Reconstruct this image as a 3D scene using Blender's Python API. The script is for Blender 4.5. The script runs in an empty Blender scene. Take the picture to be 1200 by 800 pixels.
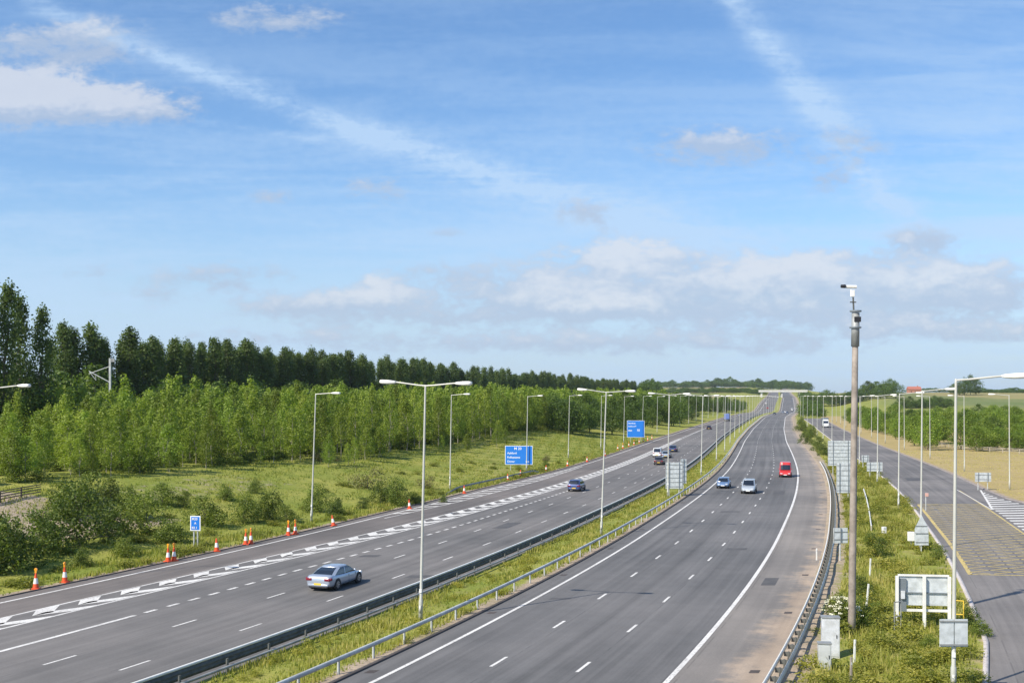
import bpy, bmesh, math, random
import numpy as np
from mathutils import Vector, Matrix, Euler
random.seed(7); RNG = np.random.default_rng(11)
R = math.radians

# ------------------------------------------------------------------ camera, world, sun, exposure
scene = bpy.context.scene
COL = scene.collection
CAM_H = 12.0; FPX = 1269.0; HOR = 471.0         # eye height over the road, focal length and horizon for a 1200 px wide frame
cam_d = bpy.data.cameras.new('camera'); cam = bpy.data.objects.new('camera', cam_d); COL.objects.link(cam)
cam.location = (0, 0, CAM_H); cam.rotation_euler = (R(90), 0, 0)
cam_d.sensor_width = 36; cam_d.lens = 36*FPX/1200.0; cam_d.shift_y = (HOR-400)/1200.0
cam_d.clip_start = 0.5; cam_d.clip_end = 20000
scene.camera = cam
scene.view_settings.view_transform = 'Standard'; scene.view_settings.look = 'None'
scene.view_settings.exposure = 0.42; scene.view_settings.gamma = 1.0
scene.view_settings.use_curve_mapping = False
SUN_EL = R(42); SH = math.radians(49.5)          # shadows fall ahead and to the right
sun_to = Vector((-math.sin(SH)*math.cos(SUN_EL), -math.cos(SH)*math.cos(SUN_EL), math.sin(SUN_EL)))
sd = bpy.data.lights.new('sun', 'SUN'); sd.energy = 4.7; sd.angle = R(0.53); sd.color = (1.0, .92, .80)
so = bpy.data.objects.new('sun', sd); COL.objects.link(so); so.rotation_euler = sun_to.to_track_quat('Z', 'Y').to_euler()

class NT:
    def __init__(s, tree): s.t = tree; s.n = tree.nodes; s.l = tree.links
    def new(s, k, **kw):
        n = s.n.new(k)
        for a, b in kw.items(): setattr(n, a, b)
        return n
    def put(s, sock, v):
        if hasattr(v, 'is_linked') or isinstance(v, bpy.types.NodeSocket): s.l.new(v, sock)
        elif v is not None: sock.default_value = v
    def m(s, op, a, b=None, c=None, clamp=False):
        n = s.new('ShaderNodeMath', operation=op, use_clamp=clamp)
        s.put(n.inputs[0], a)
        if b is not None: s.put(n.inputs[1], b)
        if c is not None: s.put(n.inputs[2], c)
        return n.outputs[0]
    def mix(s, f, a, b, mode='MIX'):
        n = s.new('ShaderNodeMix', data_type='RGBA', blend_type=mode); n.clamp_factor = True
        s.put(n.inputs[0], f); s.put(n.inputs[6], a); s.put(n.inputs[7], b)
        return n.outputs[2]
    def noise(s, vec, scale, detail=3, rough=.5, dist=0.0):
        n = s.new('ShaderNodeTexNoise'); s.put(n.inputs['Vector'], vec)
        n.inputs['Scale'].default_value = scale; n.inputs['Detail'].default_value = detail
        n.inputs['Roughness'].default_value = rough; n.inputs['Distortion'].default_value = dist
        return n.outputs[0]
    def ramp(s, f, a, b, interp='SMOOTHSTEP'):
        n = s.new('ShaderNodeMapRange', interpolation_type=interp); s.put(n.inputs[0], f)
        n.inputs[1].default_value = a; n.inputs[2].default_value = b
        return n.outputs[0]

world = bpy.data.worlds.new('World'); scene.world = world; world.use_nodes = True
W = NT(world.node_tree); W.n.clear()
sky = W.new('ShaderNodeTexSky', sky_type='NISHITA'); sky.sun_disc = False
sky.sun_elevation = SUN_EL; sky.sun_rotation = math.atan2(sun_to.x, sun_to.y)
sky.air_density = 1.0; sky.dust_density = 0.6; sky.ozone_density = 2.0; sky.altitude = 50
tc = W.new('ShaderNodeTexCoord'); sx = W.new('ShaderNodeSeparateXYZ'); W.l.new(tc.outputs['Generated'], sx.inputs[0])
yy = W.m('MAXIMUM', sx.outputs[1], .02)
# coordinates on the sky dome: tangent of bearing and tangent of height (thousandths)
A_ = W.m('MULTIPLY', W.m('DIVIDE', sx.outputs[0], yy), 1000); B_ = W.m('MULTIPLY', W.m('DIVIDE', sx.outputs[2], yy), 1000)
def sa(px): return (px-600)/FPX*1000
def sb(py): return (HOR-py)/FPX*1000
cv = W.new('ShaderNodeCombineXYZ'); W.l.new(A_, cv.inputs[0]); W.l.new(W.m('MULTIPLY', B_, 1.9), cv.inputs[1])
cvec = cv.outputs[0]
n_big = W.noise(cvec, .006, 5, .55, .3); n_mid = W.noise(cvec, .026, 8, .62, .25); n_fin = W.noise(cvec, .075, 5, .6, .2); n_str = None
# stretched noise for cirrus
mp = W.new('ShaderNodeMapping'); W.l.new(cvec, mp.inputs[0]); mp.inputs['Rotation'].default_value = (0, 0, R(28)); mp.inputs['Scale'].default_value = (.35, 1.6, 1)
n_cir = W.noise(mp.outputs[0], .008, 5, .6, .4)
blobs = [  # px, py, half width, half height, amount, whiteness
 (40,114,105,30,1.6,1.0),(160,128,75,20,1.15,.7),(0,112,60,28,1.2,.8),(110,48,60,28,1.0,.45),(30,50,70,24,.8,.25),(325,22,75,24,.95,.55),
 (835,172,90,23,1.05,.25),(440,225,40,20,.85,.3),(685,250,36,20,.95,.2),(320,230,34,11,.6,.2),(1085,280,44,16,1.0,.15),(1000,165,45,20,.6,.1),(980,205,50,26,.6,.1),
 (525,274,30,9,.5,.15),(110,315,30,10,.3,.2),(725,300,75,24,1.15,1.0),(805,300,40,14,.6,.6),(905,318,75,22,1.0,.9),(620,345,90,20,.8,.6),
 (690,362,90,16,.9,.75),(440,350,65,18,1.1,.8),(350,357,50,13,.8,.6),(270,322,70,16,.9,.35),(437,328,22,9,.9,1.1),(540,320,90,18,.55,.2),(820,345,170,26,.75,.5),
 (1050,330,120,22,.85,.5),(1150,350,110,24,.9,.5),(950,365,160,20,.8,.6),(1080,385,160,14,.6,.6),(700,400,220,12,.42,.5),(330,395,160,10,.35,.4),
 (520,372,90,10,.45,.5),(200,345,60,8,.3,.3),(1180,395,80,12,.5,.5),(830,168,40,9,.5,.5),(560,215,60,9,.25,.3),(150,260,60,12,.25,.2),(60,215,50,10,.22,.2),(900,400,340,26,.42,.35),(420,365,260,30,.42,.3),(780,330,200,36,.5,.55),(1120,322,130,26,.6,.35),(560,405,300,14,.4,.5),(90,330,120,26,.3,.2),(1010,300,60,10,.5,.5)]
dens = None; hi = None
for (px, py, w, h, am, wh) in blobs:
    a = W.m('DIVIDE', W.m('SUBTRACT', A_, sa(px)), w/FPX*1000); b = W.m('DIVIDE', W.m('SUBTRACT', B_, sb(py)), h/FPX*1000)
    r2 = W.m('MULTIPLY_ADD', a, a, W.m('MULTIPLY', b, b))
    g = W.m('MULTIPLY', W.m('EXPONENT', W.m('MULTIPLY', r2, -1.0)), am)
    t = W.m('MULTIPLY', g, W.m('MULTIPLY_ADD', b, .8, wh))
    dens = g if dens is None else W.m('ADD', dens, g); hi = t if hi is None else W.m('ADD', hi, t)
nn = W.m('ADD', W.m('ADD', W.m('MULTIPLY', W.m('SUBTRACT', n_mid, .5), 3.2), W.m('MULTIPLY', W.m('SUBTRACT', n_big, .5), 1.4)), W.m('MULTIPLY', W.m('SUBTRACT', n_fin, .5), 1.3))
cl_raw = W.m('ADD', dens, W.m('MULTIPLY', nn, W.m('MINIMUM', W.m('MULTIPLY', dens, 1.6), .8)))
cl = W.m('MULTIPLY', W.ramp(cl_raw, .22, 1.12), .74)
lit = W.m('ADD', W.ramp(W.m('ADD', hi, W.m('MULTIPLY', nn, .8)), .25, 1.5), 0)
# vapour trails: quadratic line b(x), growing width
def trail(c0, c1, c2, w0, w1, x0, x1, amp, fade=60):
    px = W.m('MULTIPLY_ADD', A_, FPX/1000, 600); py = W.m('MULTIPLY_ADD', B_, -FPX/1000, HOR)
    cy = W.m('ADD', W.m('MULTIPLY_ADD', px, c1, c0), W.m('MULTIPLY', W.m('MULTIPLY', px, px), c2))
    wob = W.m('ADD', W.m('MULTIPLY', W.m('SUBTRACT', n_big, .5), 16), W.m('MULTIPLY', W.m('SUBTRACT', n_mid, .5), 16))
    wd = W.m('MAXIMUM', W.m('MULTIPLY_ADD', px, (w1-w0)/(x1-x0), w0-(w1-w0)/(x1-x0)*x0), 2)
    d = W.m('DIVIDE', W.m('ADD', W.m('SUBTRACT', py, cy), wob), wd)
    g = W.m('EXPONENT', W.m('MULTIPLY', W.m('MULTIPLY', d, d), -1))
    e = W.m('MULTIPLY', W.ramp(px, x0-fade, x0+fade), W.m('SUBTRACT', 1, W.ramp(px, x1-fade, x1+fade)))
    return W.m('MULTIPLY', W.m('MULTIPLY', g, e), W.m('MULTIPLY', W.m('MAXIMUM', W.m('MULTIPLY_ADD', n_fin, 1.6, W.m('MULTIPLY_ADD', n_cir, 3.2, -1.5)), .08), amp))
tr = trail(-14, .4512, -.0001156, 11, 30, 0, 930, .42)
tr = W.m('ADD', tr, trail(-8, .43, -.0001156, 5, 16, 130, 640, .22))
tr = W.m('ADD', tr, trail(102, .17, 0, 3.5, 6, 210, 390, .17, 30))
tr = W.m('ADD', tr, trail(-1180, 1.48, -.00012, 16, 50, 800, 1060, .5))
tr = W.m('ADD', tr, trail(-640, .84, 0, 11, 18, 1000, 1110, .5, 30))
veil = W.m('MULTIPLY_ADD', W.m('MULTIPLY', W.ramp(W.m('MULTIPLY_ADD', n_fin, .25, n_cir), .45, .80), W.m('MULTIPLY_ADD', W.ramp(B_, 360, 120), .34, .16)), 1, .07)
right_veil = W.m('MULTIPLY', W.m('MULTIPLY', W.ramp(A_, 180, 470), W.ramp(n_cir, .3, .7)), .26)
low = W.m('MULTIPLY', W.ramp(B_, 230, 5), .8)
thin = W.m('MINIMUM', W.m('ADD', W.m('ADD', tr, veil), right_veil), .8)
hs = W.new('ShaderNodeHueSaturation'); W.l.new(sky.outputs[0], hs.inputs['Color'])
hs.inputs['Saturation'].default_value = 1.2; hs.inputs['Value'].default_value = 1.0
skyc = W.mix(1.0, hs.outputs[0], (1.06, 1.12, 1.22, 1), 'MULTIPLY')
c0 = W.mix(low, skyc, (3.5, 4.6, 6.0, 1)); c1 = W.mix(thin, c0, (3.9, 5.25, 7.0, 1))
ccol = W.mix(lit, (3.35, 4.05, 5.2, 1), (5.4, 5.6, 6.05, 1))
c2 = W.mix(cl, c1, ccol)
up = W.ramp(sx.outputs[1], .02, .12)
c3 = W.mix(up, skyc, c2)
bg = W.new('ShaderNodeBackground'); W.l.new(c3, bg.inputs[0]); bg.inputs[1].default_value = .104
wo = W.new('ShaderNodeOutputWorld'); W.l.new(bg.outputs[0], wo.inputs[0])

# ------------------------------------------------------------------ road geometry: everything is placed by (u, Y): u metres across from the median line of the right carriageway
_Y = np.arange(-60, 6400, 2.0)
_cY = [-100, 110, 150, 190, 230, 315, 430, 661, 1000, 1500, 6400]; _cX = [0, 0, .35, .5, .05, -1.0, -.7, 2.4, 15, 22, 40]
_ex = np.where(_Y < 40, np.exp(-40/65.)*(1-(_Y-40)/65.), np.exp(-np.maximum(_Y, 40)/65.))
_ref = -7.2745+.241204*_Y-20.558*_ex+np.interp(_Y, _cY, _cX)
_zr = np.interp(_Y, [-100,150,200,300,450,628,800,860,940,1020,1150,1300,1500,1800,2200,2600,3200,6400], [0,0,.1,.6,1.5,2.6,3.5,3.5,3.0,4.8,10,14,18.5,24,33,44,49,49])
def _sm(a, n):
    kx = np.hanning(n+2)[1:-1]; kx /= kx.sum(); p = np.r_[2*a[0]-a[n:0:-1], a, 2*a[-1]-a[-2:-n-2:-1]]
    return np.convolve(p, kx, 'same')[n:-n]
_refs = _sm(_ref, 31); _refs = np.where(_Y < 95, _ref, np.where(_Y < 120, _ref+(_refs-_ref)*(_Y-95)/25, _refs)); _zr = np.where(_Y < 700, _sm(_zr, 61), _sm(_zr, 31))
def ref(Y): return np.interp(Y, _Y, _refs)
def zr(Y): return np.interp(Y, _Y, _zr)
def kk(Y):
    d = (ref(np.asarray(Y)+4.)-ref(np.asarray(Y)-4.))/8.; return np.sqrt(1+d*d)
def heading(Y): return math.atan2(ref(Y+4)-ref(Y-4), 8)        # clockwise from +Y
def XY(u, Y): return ref(Y)+u*kk(Y)
def un(px, py, dz=0.0, extra=0.0):
    Y = 200.
    for _ in range(120):
        Y = .5*Y+.5*(CAM_H-zr(Y)-dz-extra)*FPX/(py-HOR)
    return (px-600)*Y/FPX, Y
def uY(px, py, dz=0.0, extra=0.0):
    X, Y = un(px, py, dz, extra); return (X-ref(Y))/kk(Y), Y
uLL = lambda Y: np.interp(Y, [0,60,90,150,180,250,350,460,700,3000], [-29.6,-29.6,-29.2,-28.9,-27.8,-26.3,-25,-23.8,-23,-23])   # outer white line
uLA = lambda Y: uLL(Y)-1.3
uCl = lambda Y: np.interp(Y, [0,65,79,114,154,240,3000], [-23.6,-23.5,-23.0,-21.1,-19.9,-19.0,-19.0])
uCu = lambda Y: uCl(Y)-np.interp(Y, [0,60,83,114,154,300,420], [2.4,2.3,2.25,2.2,2.1,1.2,.05])
uSR = lambda Y: np.interp(Y, [0,110,126,134,150,200,250,350,460,600], [60,48,38.6,37.2,36.6,36.3,35.6,34.6,33.6,32.5])
uSL = lambda Y: np.interp(Y, [0,44,54,150,204,330,460,620], [21.8,24.5,25.2,25.2,24.6,25.0,24.6,22.0])

def sstep(x, a, b):
    t = np.clip((x-a)/(b-a), 0, 1); return t*t*(3-2*t)
def wave(x, y): return (np.sin(x*.013+1.3)*np.cos(y*.011-.4)+.5*np.sin(x*.031+y*.023+2)+.3*np.sin(x*.07-y*.05))
def ground(u, Y):
    """height of the land at road coordinates"""
    u = np.asarray(u, float); Y = np.asarray(Y, float)
    z = zr(Y)*1.0
    dL = uLA(Y)-u; dR = u-uSR(Y)
    near = sstep(Y, 40, 70)
    z = z+np.where(dL > 0, sstep(dL, 2.5, 34)*(3.6+.5*wave(u, Y))+.25*sstep(dL, 1, 5)*wave(u*6, Y*6)*.4, 0)
    z = z+np.where(dR > 0, sstep(dR, 4, 60)*(.6*wave(u, Y))-sstep(dR, 60, 260)*.5, 0)
    farR = sstep(u, 42, 110)*sstep(Y, 600, 900)
    z = z+farR*(np.interp(Y, [600,750,900,1100,1250,1500,2200,6400], [2.5,3.6,7,17,23,25,30,33])-zr(Y))
    z = z+sstep(np.abs(u), 150, 800)*sstep(Y, 500, 1800)*6*wave(u*.4, Y*.4)
    return z
HZ = True
def P(u, Y, dz=0.0): return Vector((float(XY(u, Y)), float(Y), float(ground(u, Y))+dz))
def G(px, py, extra=0.0):
    """point of the land seen along a bearing (used once, to measure where things stand)"""
    u, Y = uY(px, py)
    for _ in range(60):
        g = float(ground(u, Y))
        Yn = (CAM_H-g)*FPX/(py-HOR); Y = .6*Y+.4*Yn; u = ((px-600)*Y/FPX-ref(Y))/kk(Y)
    return float(u), float(Y)

# ------------------------------------------------------------------ helpers
def tag(o, label=None, cat=None, group=None, kind=None):
    if label: o['label'] = label
    if cat: o['category'] = cat
    if group: o['group'] = group
    if kind: o['kind'] = kind
    return o
def empty(name, loc=(0,0,0), rz=0.0):
    o = bpy.data.objects.new(name, None); COL.objects.link(o); o.location = loc; o.rotation_euler = (0,0,rz); o.empty_display_size = .3; return o
def link(name, me, parent=None, loc=None):
    o = bpy.data.objects.new(name, me); COL.objects.link(o)
    if parent is not None: o.parent = parent
    if loc is not None: o.location = loc
    return o
def copy_tree(o, parent=None):
    c = o.copy(); COL.objects.link(c); c.parent = parent
    for ch in list(o.children): copy_tree(ch, c)
    return c
def np_mesh(name, verts, faces, mats=(), smooth=False, tint=None, attr='tint'):
    me = bpy.data.meshes.new(name); verts = np.asarray(verts, np.float32); faces = np.asarray(faces, np.int32); k = faces.shape[1]
    me.vertices.add(len(verts)); me.vertices.foreach_set('co', verts.ravel())
    me.loops.add(faces.size); me.loops.foreach_set('vertex_index', faces.ravel())
    me.polygons.add(len(faces)); me.polygons.foreach_set('loop_start', np.arange(0, faces.size, k, dtype=np.int32)); me.polygons.foreach_set('loop_total', np.full(len(faces), k, np.int32))
    if smooth: me.polygons.foreach_set('use_smooth', np.ones(len(faces), bool))
    for m in mats: me.materials.append(m)
    me.update()
    if tint is not None:
        tint = np.asarray(tint, np.float32)
        if tint.ndim == 1:
            a = me.attributes.new(attr, 'FLOAT', 'FACE' if len(tint) == len(faces) else 'POINT'); a.data.foreach_set('value', tint)
        else:
            a = me.attributes.new(attr, 'FLOAT_COLOR', 'POINT'); a.data.foreach_set('color', tint.ravel())
    me.validate(); return me
class MB:
    """collects boxes, tubes and prisms into one mesh"""
    def __init__(s): s.bm = bmesh.new()
    def box(s, c, d, rot=None, bev=0.0):
        r = bmesh.ops.create_cube(s.bm, size=1.0); M = Matrix.Translation(Vector(c))
        if rot is not None: M = M @ Euler(rot).to_matrix().to_4x4()
        M = M @ Matrix.Diagonal((*d, 1)); bmesh.ops.transform(s.bm, matrix=M, verts=r['verts'])
        if bev > 0:
            es = {e for v in r['verts'] for e in v.link_edges}
            bmesh.ops.bevel(s.bm, geom=list(es), offset=bev, segments=2, affect='EDGES', profile=.6)
        return s
    def tube(s, a, b, r0, r1=None, n=10):
        a, b = Vector(a), Vector(b); r1 = r0 if r1 is None else r1; d = b-a
        M = Matrix.Translation((a+b)/2) @ d.to_track_quat('Z', 'Y').to_matrix().to_4x4()
        bmesh.ops.create_cone(s.bm, cap_ends=True, segments=n, radius1=r0, radius2=max(r1, 1e-4), depth=d.length, matrix=M); return s
    def lathe(s, prof, n=16, M=None):
        M = M or Matrix(); rings = []
        for (r, z) in prof: rings.append([s.bm.verts.new(M @ Vector((r*math.cos(2*math.pi*i/n), r*math.sin(2*math.pi*i/n), z))) for i in range(n)])
        for a, b in zip(rings, rings[1:]):
            for i in range(n): s.bm.faces.new((a[i], a[(i+1)%n], b[(i+1)%n], b[i]))
        s.bm.faces.new(rings[0][::-1]); s.bm.faces.new(rings[-1]); return s
    def loft(s, rings, cap=True):
        R_ = [[s.bm.verts.new(Vector(p)) for p in r] for r in rings]; n = len(R_[0])
        for a, b in zip(R_, R_[1:]):
            for i in range(n): s.bm.faces.new((a[i], a[(i+1)%n], b[(i+1)%n], b[i]))
        if cap: s.bm.faces.new(R_[0][::-1]); s.bm.faces.new(R_[-1])
        return s
    def poly(s, pts): s.bm.faces.new([s.bm.verts.new(Vector(p)) for p in pts]); return s
    def prism(s, pts, dvec):
        a = [Vector(p) for p in pts]; b = [p+Vector(dvec) for p in a]; return s.loft([a, b])
    def build(s, name, mat, parent=None, smooth=False, sub=0, loc=None):
        bmesh.ops.recalc_face_normals(s.bm, faces=s.bm.faces)
        me = bpy.data.meshes.new(name); s.bm.to_mesh(me); s.bm.free(); me.materials.append(mat)
        if smooth:
            for p in me.polygons: p.use_smooth = True
        o = link(name, me, parent, loc)
        if sub:
            m = o.modifiers.new('sub', 'SUBSURF'); m.levels = sub; m.render_levels = sub
        return o

# ------------------------------------------------------------------ materials
def mat(name, base=(.5,.5,.5), rough=.6, metal=0.0, noise=None, coat=0.0, emit=None, bump=0.0, spec=.5):
    """noise = (scale, other colour, amount)"""
    m = bpy.data.materials.new(name); m.use_nodes = True; N = NT(m.node_tree); b = N.n['Principled BSDF']
    b.inputs['Base Color'].default_value = (*base, 1); b.inputs['Roughness'].default_value = rough; b.inputs['Metallic'].default_value = metal
    b.inputs['Coat Weight'].default_value = coat; b.inputs['Specular IOR Level'].default_value = spec
    geo = N.new('ShaderNodeTexCoord')
    if noise:
        f = N.noise(geo.outputs['Object'], noise[0], 5, .6); f = N.m('MULTIPLY', N.ramp(f, .35, .68), noise[2])
        N.l.new(N.mix(f, (*base, 1), (*noise[1], 1)), b.inputs['Base Color'])
        if bump:
            bp = N.new('ShaderNodeBump'); bp.inputs['Strength'].default_value = bump; bp.inputs['Distance'].default_value = .02
            N.l.new(N.noise(geo.outputs['Object'], noise[0]*6, 3, .6), bp.inputs['Height']); N.l.new(bp.outputs[0], b.inputs['Normal'])
    return m
def leaf_mat(name, c0, c1, c2, trans=.35, objvar=.5):
    m = bpy.data.materials.new(name); m.use_nodes = True; N = NT(m.node_tree); N.n.clear()
    at = N.new('ShaderNodeAttribute', attribute_name='tint'); oi = N.new('ShaderNodeObjectInfo')
    f = N.m('ADD', N.m('MULTIPLY', at.outputs['Fac'], 1-objvar*.5), N.m('MULTIPLY', oi.outputs['Random'], objvar*.5))
    c = N.mix(N.ramp(f, 0, .5, 'LINEAR'), (*c0,1), (*c1,1)); c = N.mix(N.ramp(f, .5, 1, 'LINEAR'), c, (*c2,1))
    v = N.new('ShaderNodeHueSaturation'); N.l.new(c, v.inputs['Color']); N.l.new(N.m('MULTIPLY_ADD', oi.outputs['Random'], .5*objvar, 1-.25*objvar), v.inputs['Value'])
    N.l.new(N.m('MULTIPLY_ADD', N.m('FRACT', N.m('MULTIPLY', oi.outputs['Random'], 17.3)), .03*objvar, .5-.015*objvar), v.inputs['Hue'])
    d = N.new('ShaderNodeBsdfPrincipled'); N.l.new(v.outputs[0], d.inputs['Base Color']); d.inputs['Roughness'].default_value = .55; d.inputs['Specular IOR Level'].default_value = .35
    t = N.new('ShaderNodeBsdfTranslucent'); tcx = N.mix(1.0, v.outputs[0], (1.25, 1.35, .45, 1), 'MULTIPLY'); N.l.new(tcx, t.inputs[0])
    mx = N.new('ShaderNodeMixShader'); mx.inputs[0].default_value = trans; N.l.new(d.outputs[0], mx.inputs[1]); N.l.new(t.outputs[0], mx.inputs[2])
    o = N.new('ShaderNodeOutputMaterial'); N.l.new(mx.outputs[0], o.inputs[0]); return m

M = {}
M['galv'] = mat('galvanised_steel', (.33,.345,.34), .55, .2, (1.5, (.20,.205,.195), .9))
M['galv_light'] = mat('galvanised_light', (.52,.54,.53), .5, .1, (1.2, (.34,.345,.33), .9))
M['galv_old_shade'] = mat('galvanised_weathered_shade', (.115,.12,.11), .75, .1, (2.5, (.06,.065,.06), .9))  # weathered steel, darkened further to paint in shade on the crash barriers
M['post_paint'] = mat('lamp_post_paint', (.50,.50,.45), .5, .1, (.8, (.42,.42,.37), .7))
M['lamp_white'] = mat('lamp_housing', (.82,.81,.76), .4, 0, (4, (.68,.66,.6), .4))
M['sign_back'] = mat('sign_back_aluminium', (.60,.64,.65), .5, .1, (2.2, (.42,.45,.45), .9))
M['sign_frame'] = mat('sign_frame_dark', (.20,.23,.25), .5, .3)
M['sign_blue'] = mat('sign_blue', (.012,.17,.62), .4, 0, (1, (.02,.2,.66), .4))
M['sign_white'] = mat('sign_white', (.8,.82,.84), .4)
M['white_post'] = mat('white_post', (.74,.74,.70), .5, 0, (2, (.55,.54,.48), .5))
M['cone_red'] = mat('cone_orange', (.72,.085,.02), .5, 0, (6, (.55,.07,.02), .4))
M['cone_white'] = mat('cone_white', (.78,.76,.72), .4)
M['amber'] = mat('amber_lens', (.8,.33,.02), .25, coat=.6)
M['tyre'] = mat('tyre_rubber', (.02,.02,.021), .85)
M['rim'] = mat('alloy_rim', (.55,.56,.58), .3, .8)
M['glass'] = mat('car_glass', (.012,.016,.022), .06, 0, coat=.5, spec=.8)
M['black'] = mat('black_plastic', (.018,.018,.02), .55)
M['red_lens'] = mat('tail_lens', (.20,.006,.02), .2, coat=.5)
M['head_lens'] = mat('head_lens', (.75,.78,.8), .12, .3, coat=.8)
M['plate_y'] = mat('plate_yellow', (.75,.52,.06), .45)
M['plate_w'] = mat('plate_white', (.78,.78,.75), .45)
M['wood_post'] = mat('weathered_wood', (.33,.285,.24), .8, 0, (1.4, (.19,.16,.135), .95), bump=.4)
M['fence_wood'] = mat('fence_wood', (.48,.44,.36), .85, 0, (2, (.2,.16,.12), .7))
M['bark'] = mat('bark', (.16,.13,.10), .9, 0, (3, (.09,.07,.055), .8), bump=.6)
M['bark_pale'] = mat('bark_pale', (.34,.31,.25), .85, 0, (3, (.2,.18,.14), .8))
M['concrete'] = mat('pale_concrete', (.62,.61,.57), .8, 0, (.3, (.48,.47,.43), .7))
M['kerb'] = mat('kerb_stone', (.33,.29,.27), .85, 0, (.8, (.2,.17,.155), .8))
M['kerb_dark'] = mat('drain_edge', (.06,.05,.045), .85, 0, (.8, (.10,.08,.07), .8))
M['brick'] = mat('red_brick', (.42,.19,.12), .85, 0, (1, (.3,.13,.09), .6))
M['roof'] = mat('roof_tile', (.42,.15,.10), .8, 0, (1, (.3,.1,.07), .6))
M['cream'] = mat('cream_render', (.62,.55,.44), .85)
M['cabinet'] = mat('cabinet_paint', (.60,.62,.64), .55, 0, (3, (.42,.43,.42), .8))
def paint(name, c, metal=.4, rough=.28): 
    if name not in M: M[name] = mat(name, c, rough, metal, None, coat=.7)
    return M[name]
M['leaf_poplar'] = leaf_mat('leaf_poplar', (.058,.086,.024), (.10,.15,.042), (.17,.225,.068), .4, .3)
M['leaf_young'] = leaf_mat('leaf_young', (.12,.165,.020), (.20,.265,.036), (.29,.35,.06), .42, .8)
M['leaf_broad'] = leaf_mat('leaf_broad', (.045,.075,.012), (.085,.14,.020), (.15,.21,.034), .36)
M['leaf_shrub'] = leaf_mat('leaf_shrub', (.042,.068,.012), (.115,.16,.023), (.27,.30,.048), .3)
M['leaf_dry'] = leaf_mat('leaf_dry', (.10,.085,.035), (.17,.15,.06), (.20,.22,.07), .3)
M['grass'] = leaf_mat('grass_blades', (.16,.21,.035), (.33,.33,.07), (.52,.45,.17), .42, 0)
M['weed'] = leaf_mat('weed_leaves', (.14,.165,.024), (.28,.28,.045), (.44,.38,.085), .42, .4)
M['leaf_bright'] = leaf_mat('leaf_bright', (.10,.16,.018), (.17,.245,.030), (.26,.32,.05), .4)
M['flower'] = mat('cream_flower', (.72,.70,.52), .7)

def asphalt_mat(name, base, warm, streak=1.0):
    m = bpy.data.materials.new(name); m.use_nodes = True; N = NT(m.node_tree); b = N.n['Principled BSDF']
    at = N.new('ShaderNodeAttribute', attribute_name='uv_m'); s = N.new('ShaderNodeSeparateXYZ'); N.l.new(at.outputs['Vector'], s.inputs[0])
    u, Y = s.outputs[0], s.outputs[1]
    g = N.new('ShaderNodeNewGeometry')
    fine = N.noise(g.outputs['Position'], 9, 4, .7)
    st = N.new('ShaderNodeCombineXYZ'); N.l.new(u, st.inputs[0]); N.l.new(N.m('MULTIPLY', Y, .012), st.inputs[1])
    lane = N.noise(st.outputs[0], 1.3, 5, .65)
    big = N.noise(g.outputs['Position'], .045, 4, .6)
    patch = N.noise(g.outputs['Position'], .35, 4, .7)
    f = N.m('ADD', N.m('MULTIPLY', N.m('SUBTRACT', lane, .5), 1.5*streak), N.m('MULTIPLY', N.m('SUBTRACT', big, .5), 1.2))
    f = N.m('ADD', f, N.m('MULTIPLY', N.m('SUBTRACT', patch, .5), .6))
    v = N.m('MULTIPLY_ADD', f, .80, 1.0); v = N.m('MULTIPLY', v, N.m('MULTIPLY_ADD', fine, .5, .75))
    # oil-darkened strip down the middle of each lane, tyre-polished strips beside it
    ln = N.m('DIVIDE', N.m('SUBTRACT', u, at_off[name]), 3.8); fr = N.m('ABSOLUTE', N.m('SUBTRACT', N.m('FRACT', N.m('ADD', ln, 20)), .5))
    v = N.m('MULTIPLY', v, N.m('MULTIPLY_ADD', N.m('SUBTRACT', 1, N.ramp(fr, 0, .16)), -.07*streak, 1.0))
    c = N.mix(N.ramp(big, .35, .65), (*base, 1), (*warm, 1))
    # longitudinal paving joints
    j_ = N.m('ABSOLUTE', N.m('SUBTRACT', N.m('FRACT', N.m('ADD', N.m('DIVIDE', N.m('SUBTRACT', u, at_off[name]+.18), 3.8), 20)), .5)); j_ = N.ramp(j_, .485, .496, 'LINEAR')
    v = N.m('MULTIPLY', v, N.m('MULTIPLY_ADD', N.m('MULTIPLY', j_, N.ramp(patch, .42, .55)), -.28, 1.0))
    if name == 'asphalt_shoulder':
        dn = N.m('ADD', N.ramp(u, 13.0, 15.3, 'LINEAR'), N.m('MULTIPLY', N.m('SUBTRACT', patch, .5), 2.2)); nearf = N.m('MULTIPLY_ADD', N.ramp(Y, 90, 55), .35, 0)
        c = N.mix(N.m('MULTIPLY', N.ramp(N.m('ADD', dn, nearf), .65, 1.3), .8), c, (.40,.31,.225,1))
    vm = N.new('ShaderNodeVectorMath', operation='SCALE'); N.l.new(c, vm.inputs[0]); N.l.new(v, vm.inputs['Scale'])
    N.l.new(vm.outputs[0], b.inputs['Base Color']); b.inputs['Roughness'].default_value = .82; b.inputs['Specular IOR Level'].default_value = .35
    bp = N.new('ShaderNodeBump'); bp.inputs['Strength'].default_value = .25; bp.inputs['Distance'].default_value = .01; N.l.new(N.noise(g.outputs['Position'], 40, 2), bp.inputs['Height']); N.l.new(bp.outputs[0], b.inputs['Normal'])
    return m
at_off = {'asphalt_left': -19.4, 'asphalt_right': 0.1, 'asphalt_shoulder': 12.0, 'asphalt_slip': 25.7, 'asphalt_edge': -33}
M['asphalt_left'] = asphalt_mat('asphalt_left', (.142,.136,.128), (.160,.149,.138))
M['asphalt_right'] = asphalt_mat('asphalt_right', (.132,.129,.125), (.142,.136,.130))
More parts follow.
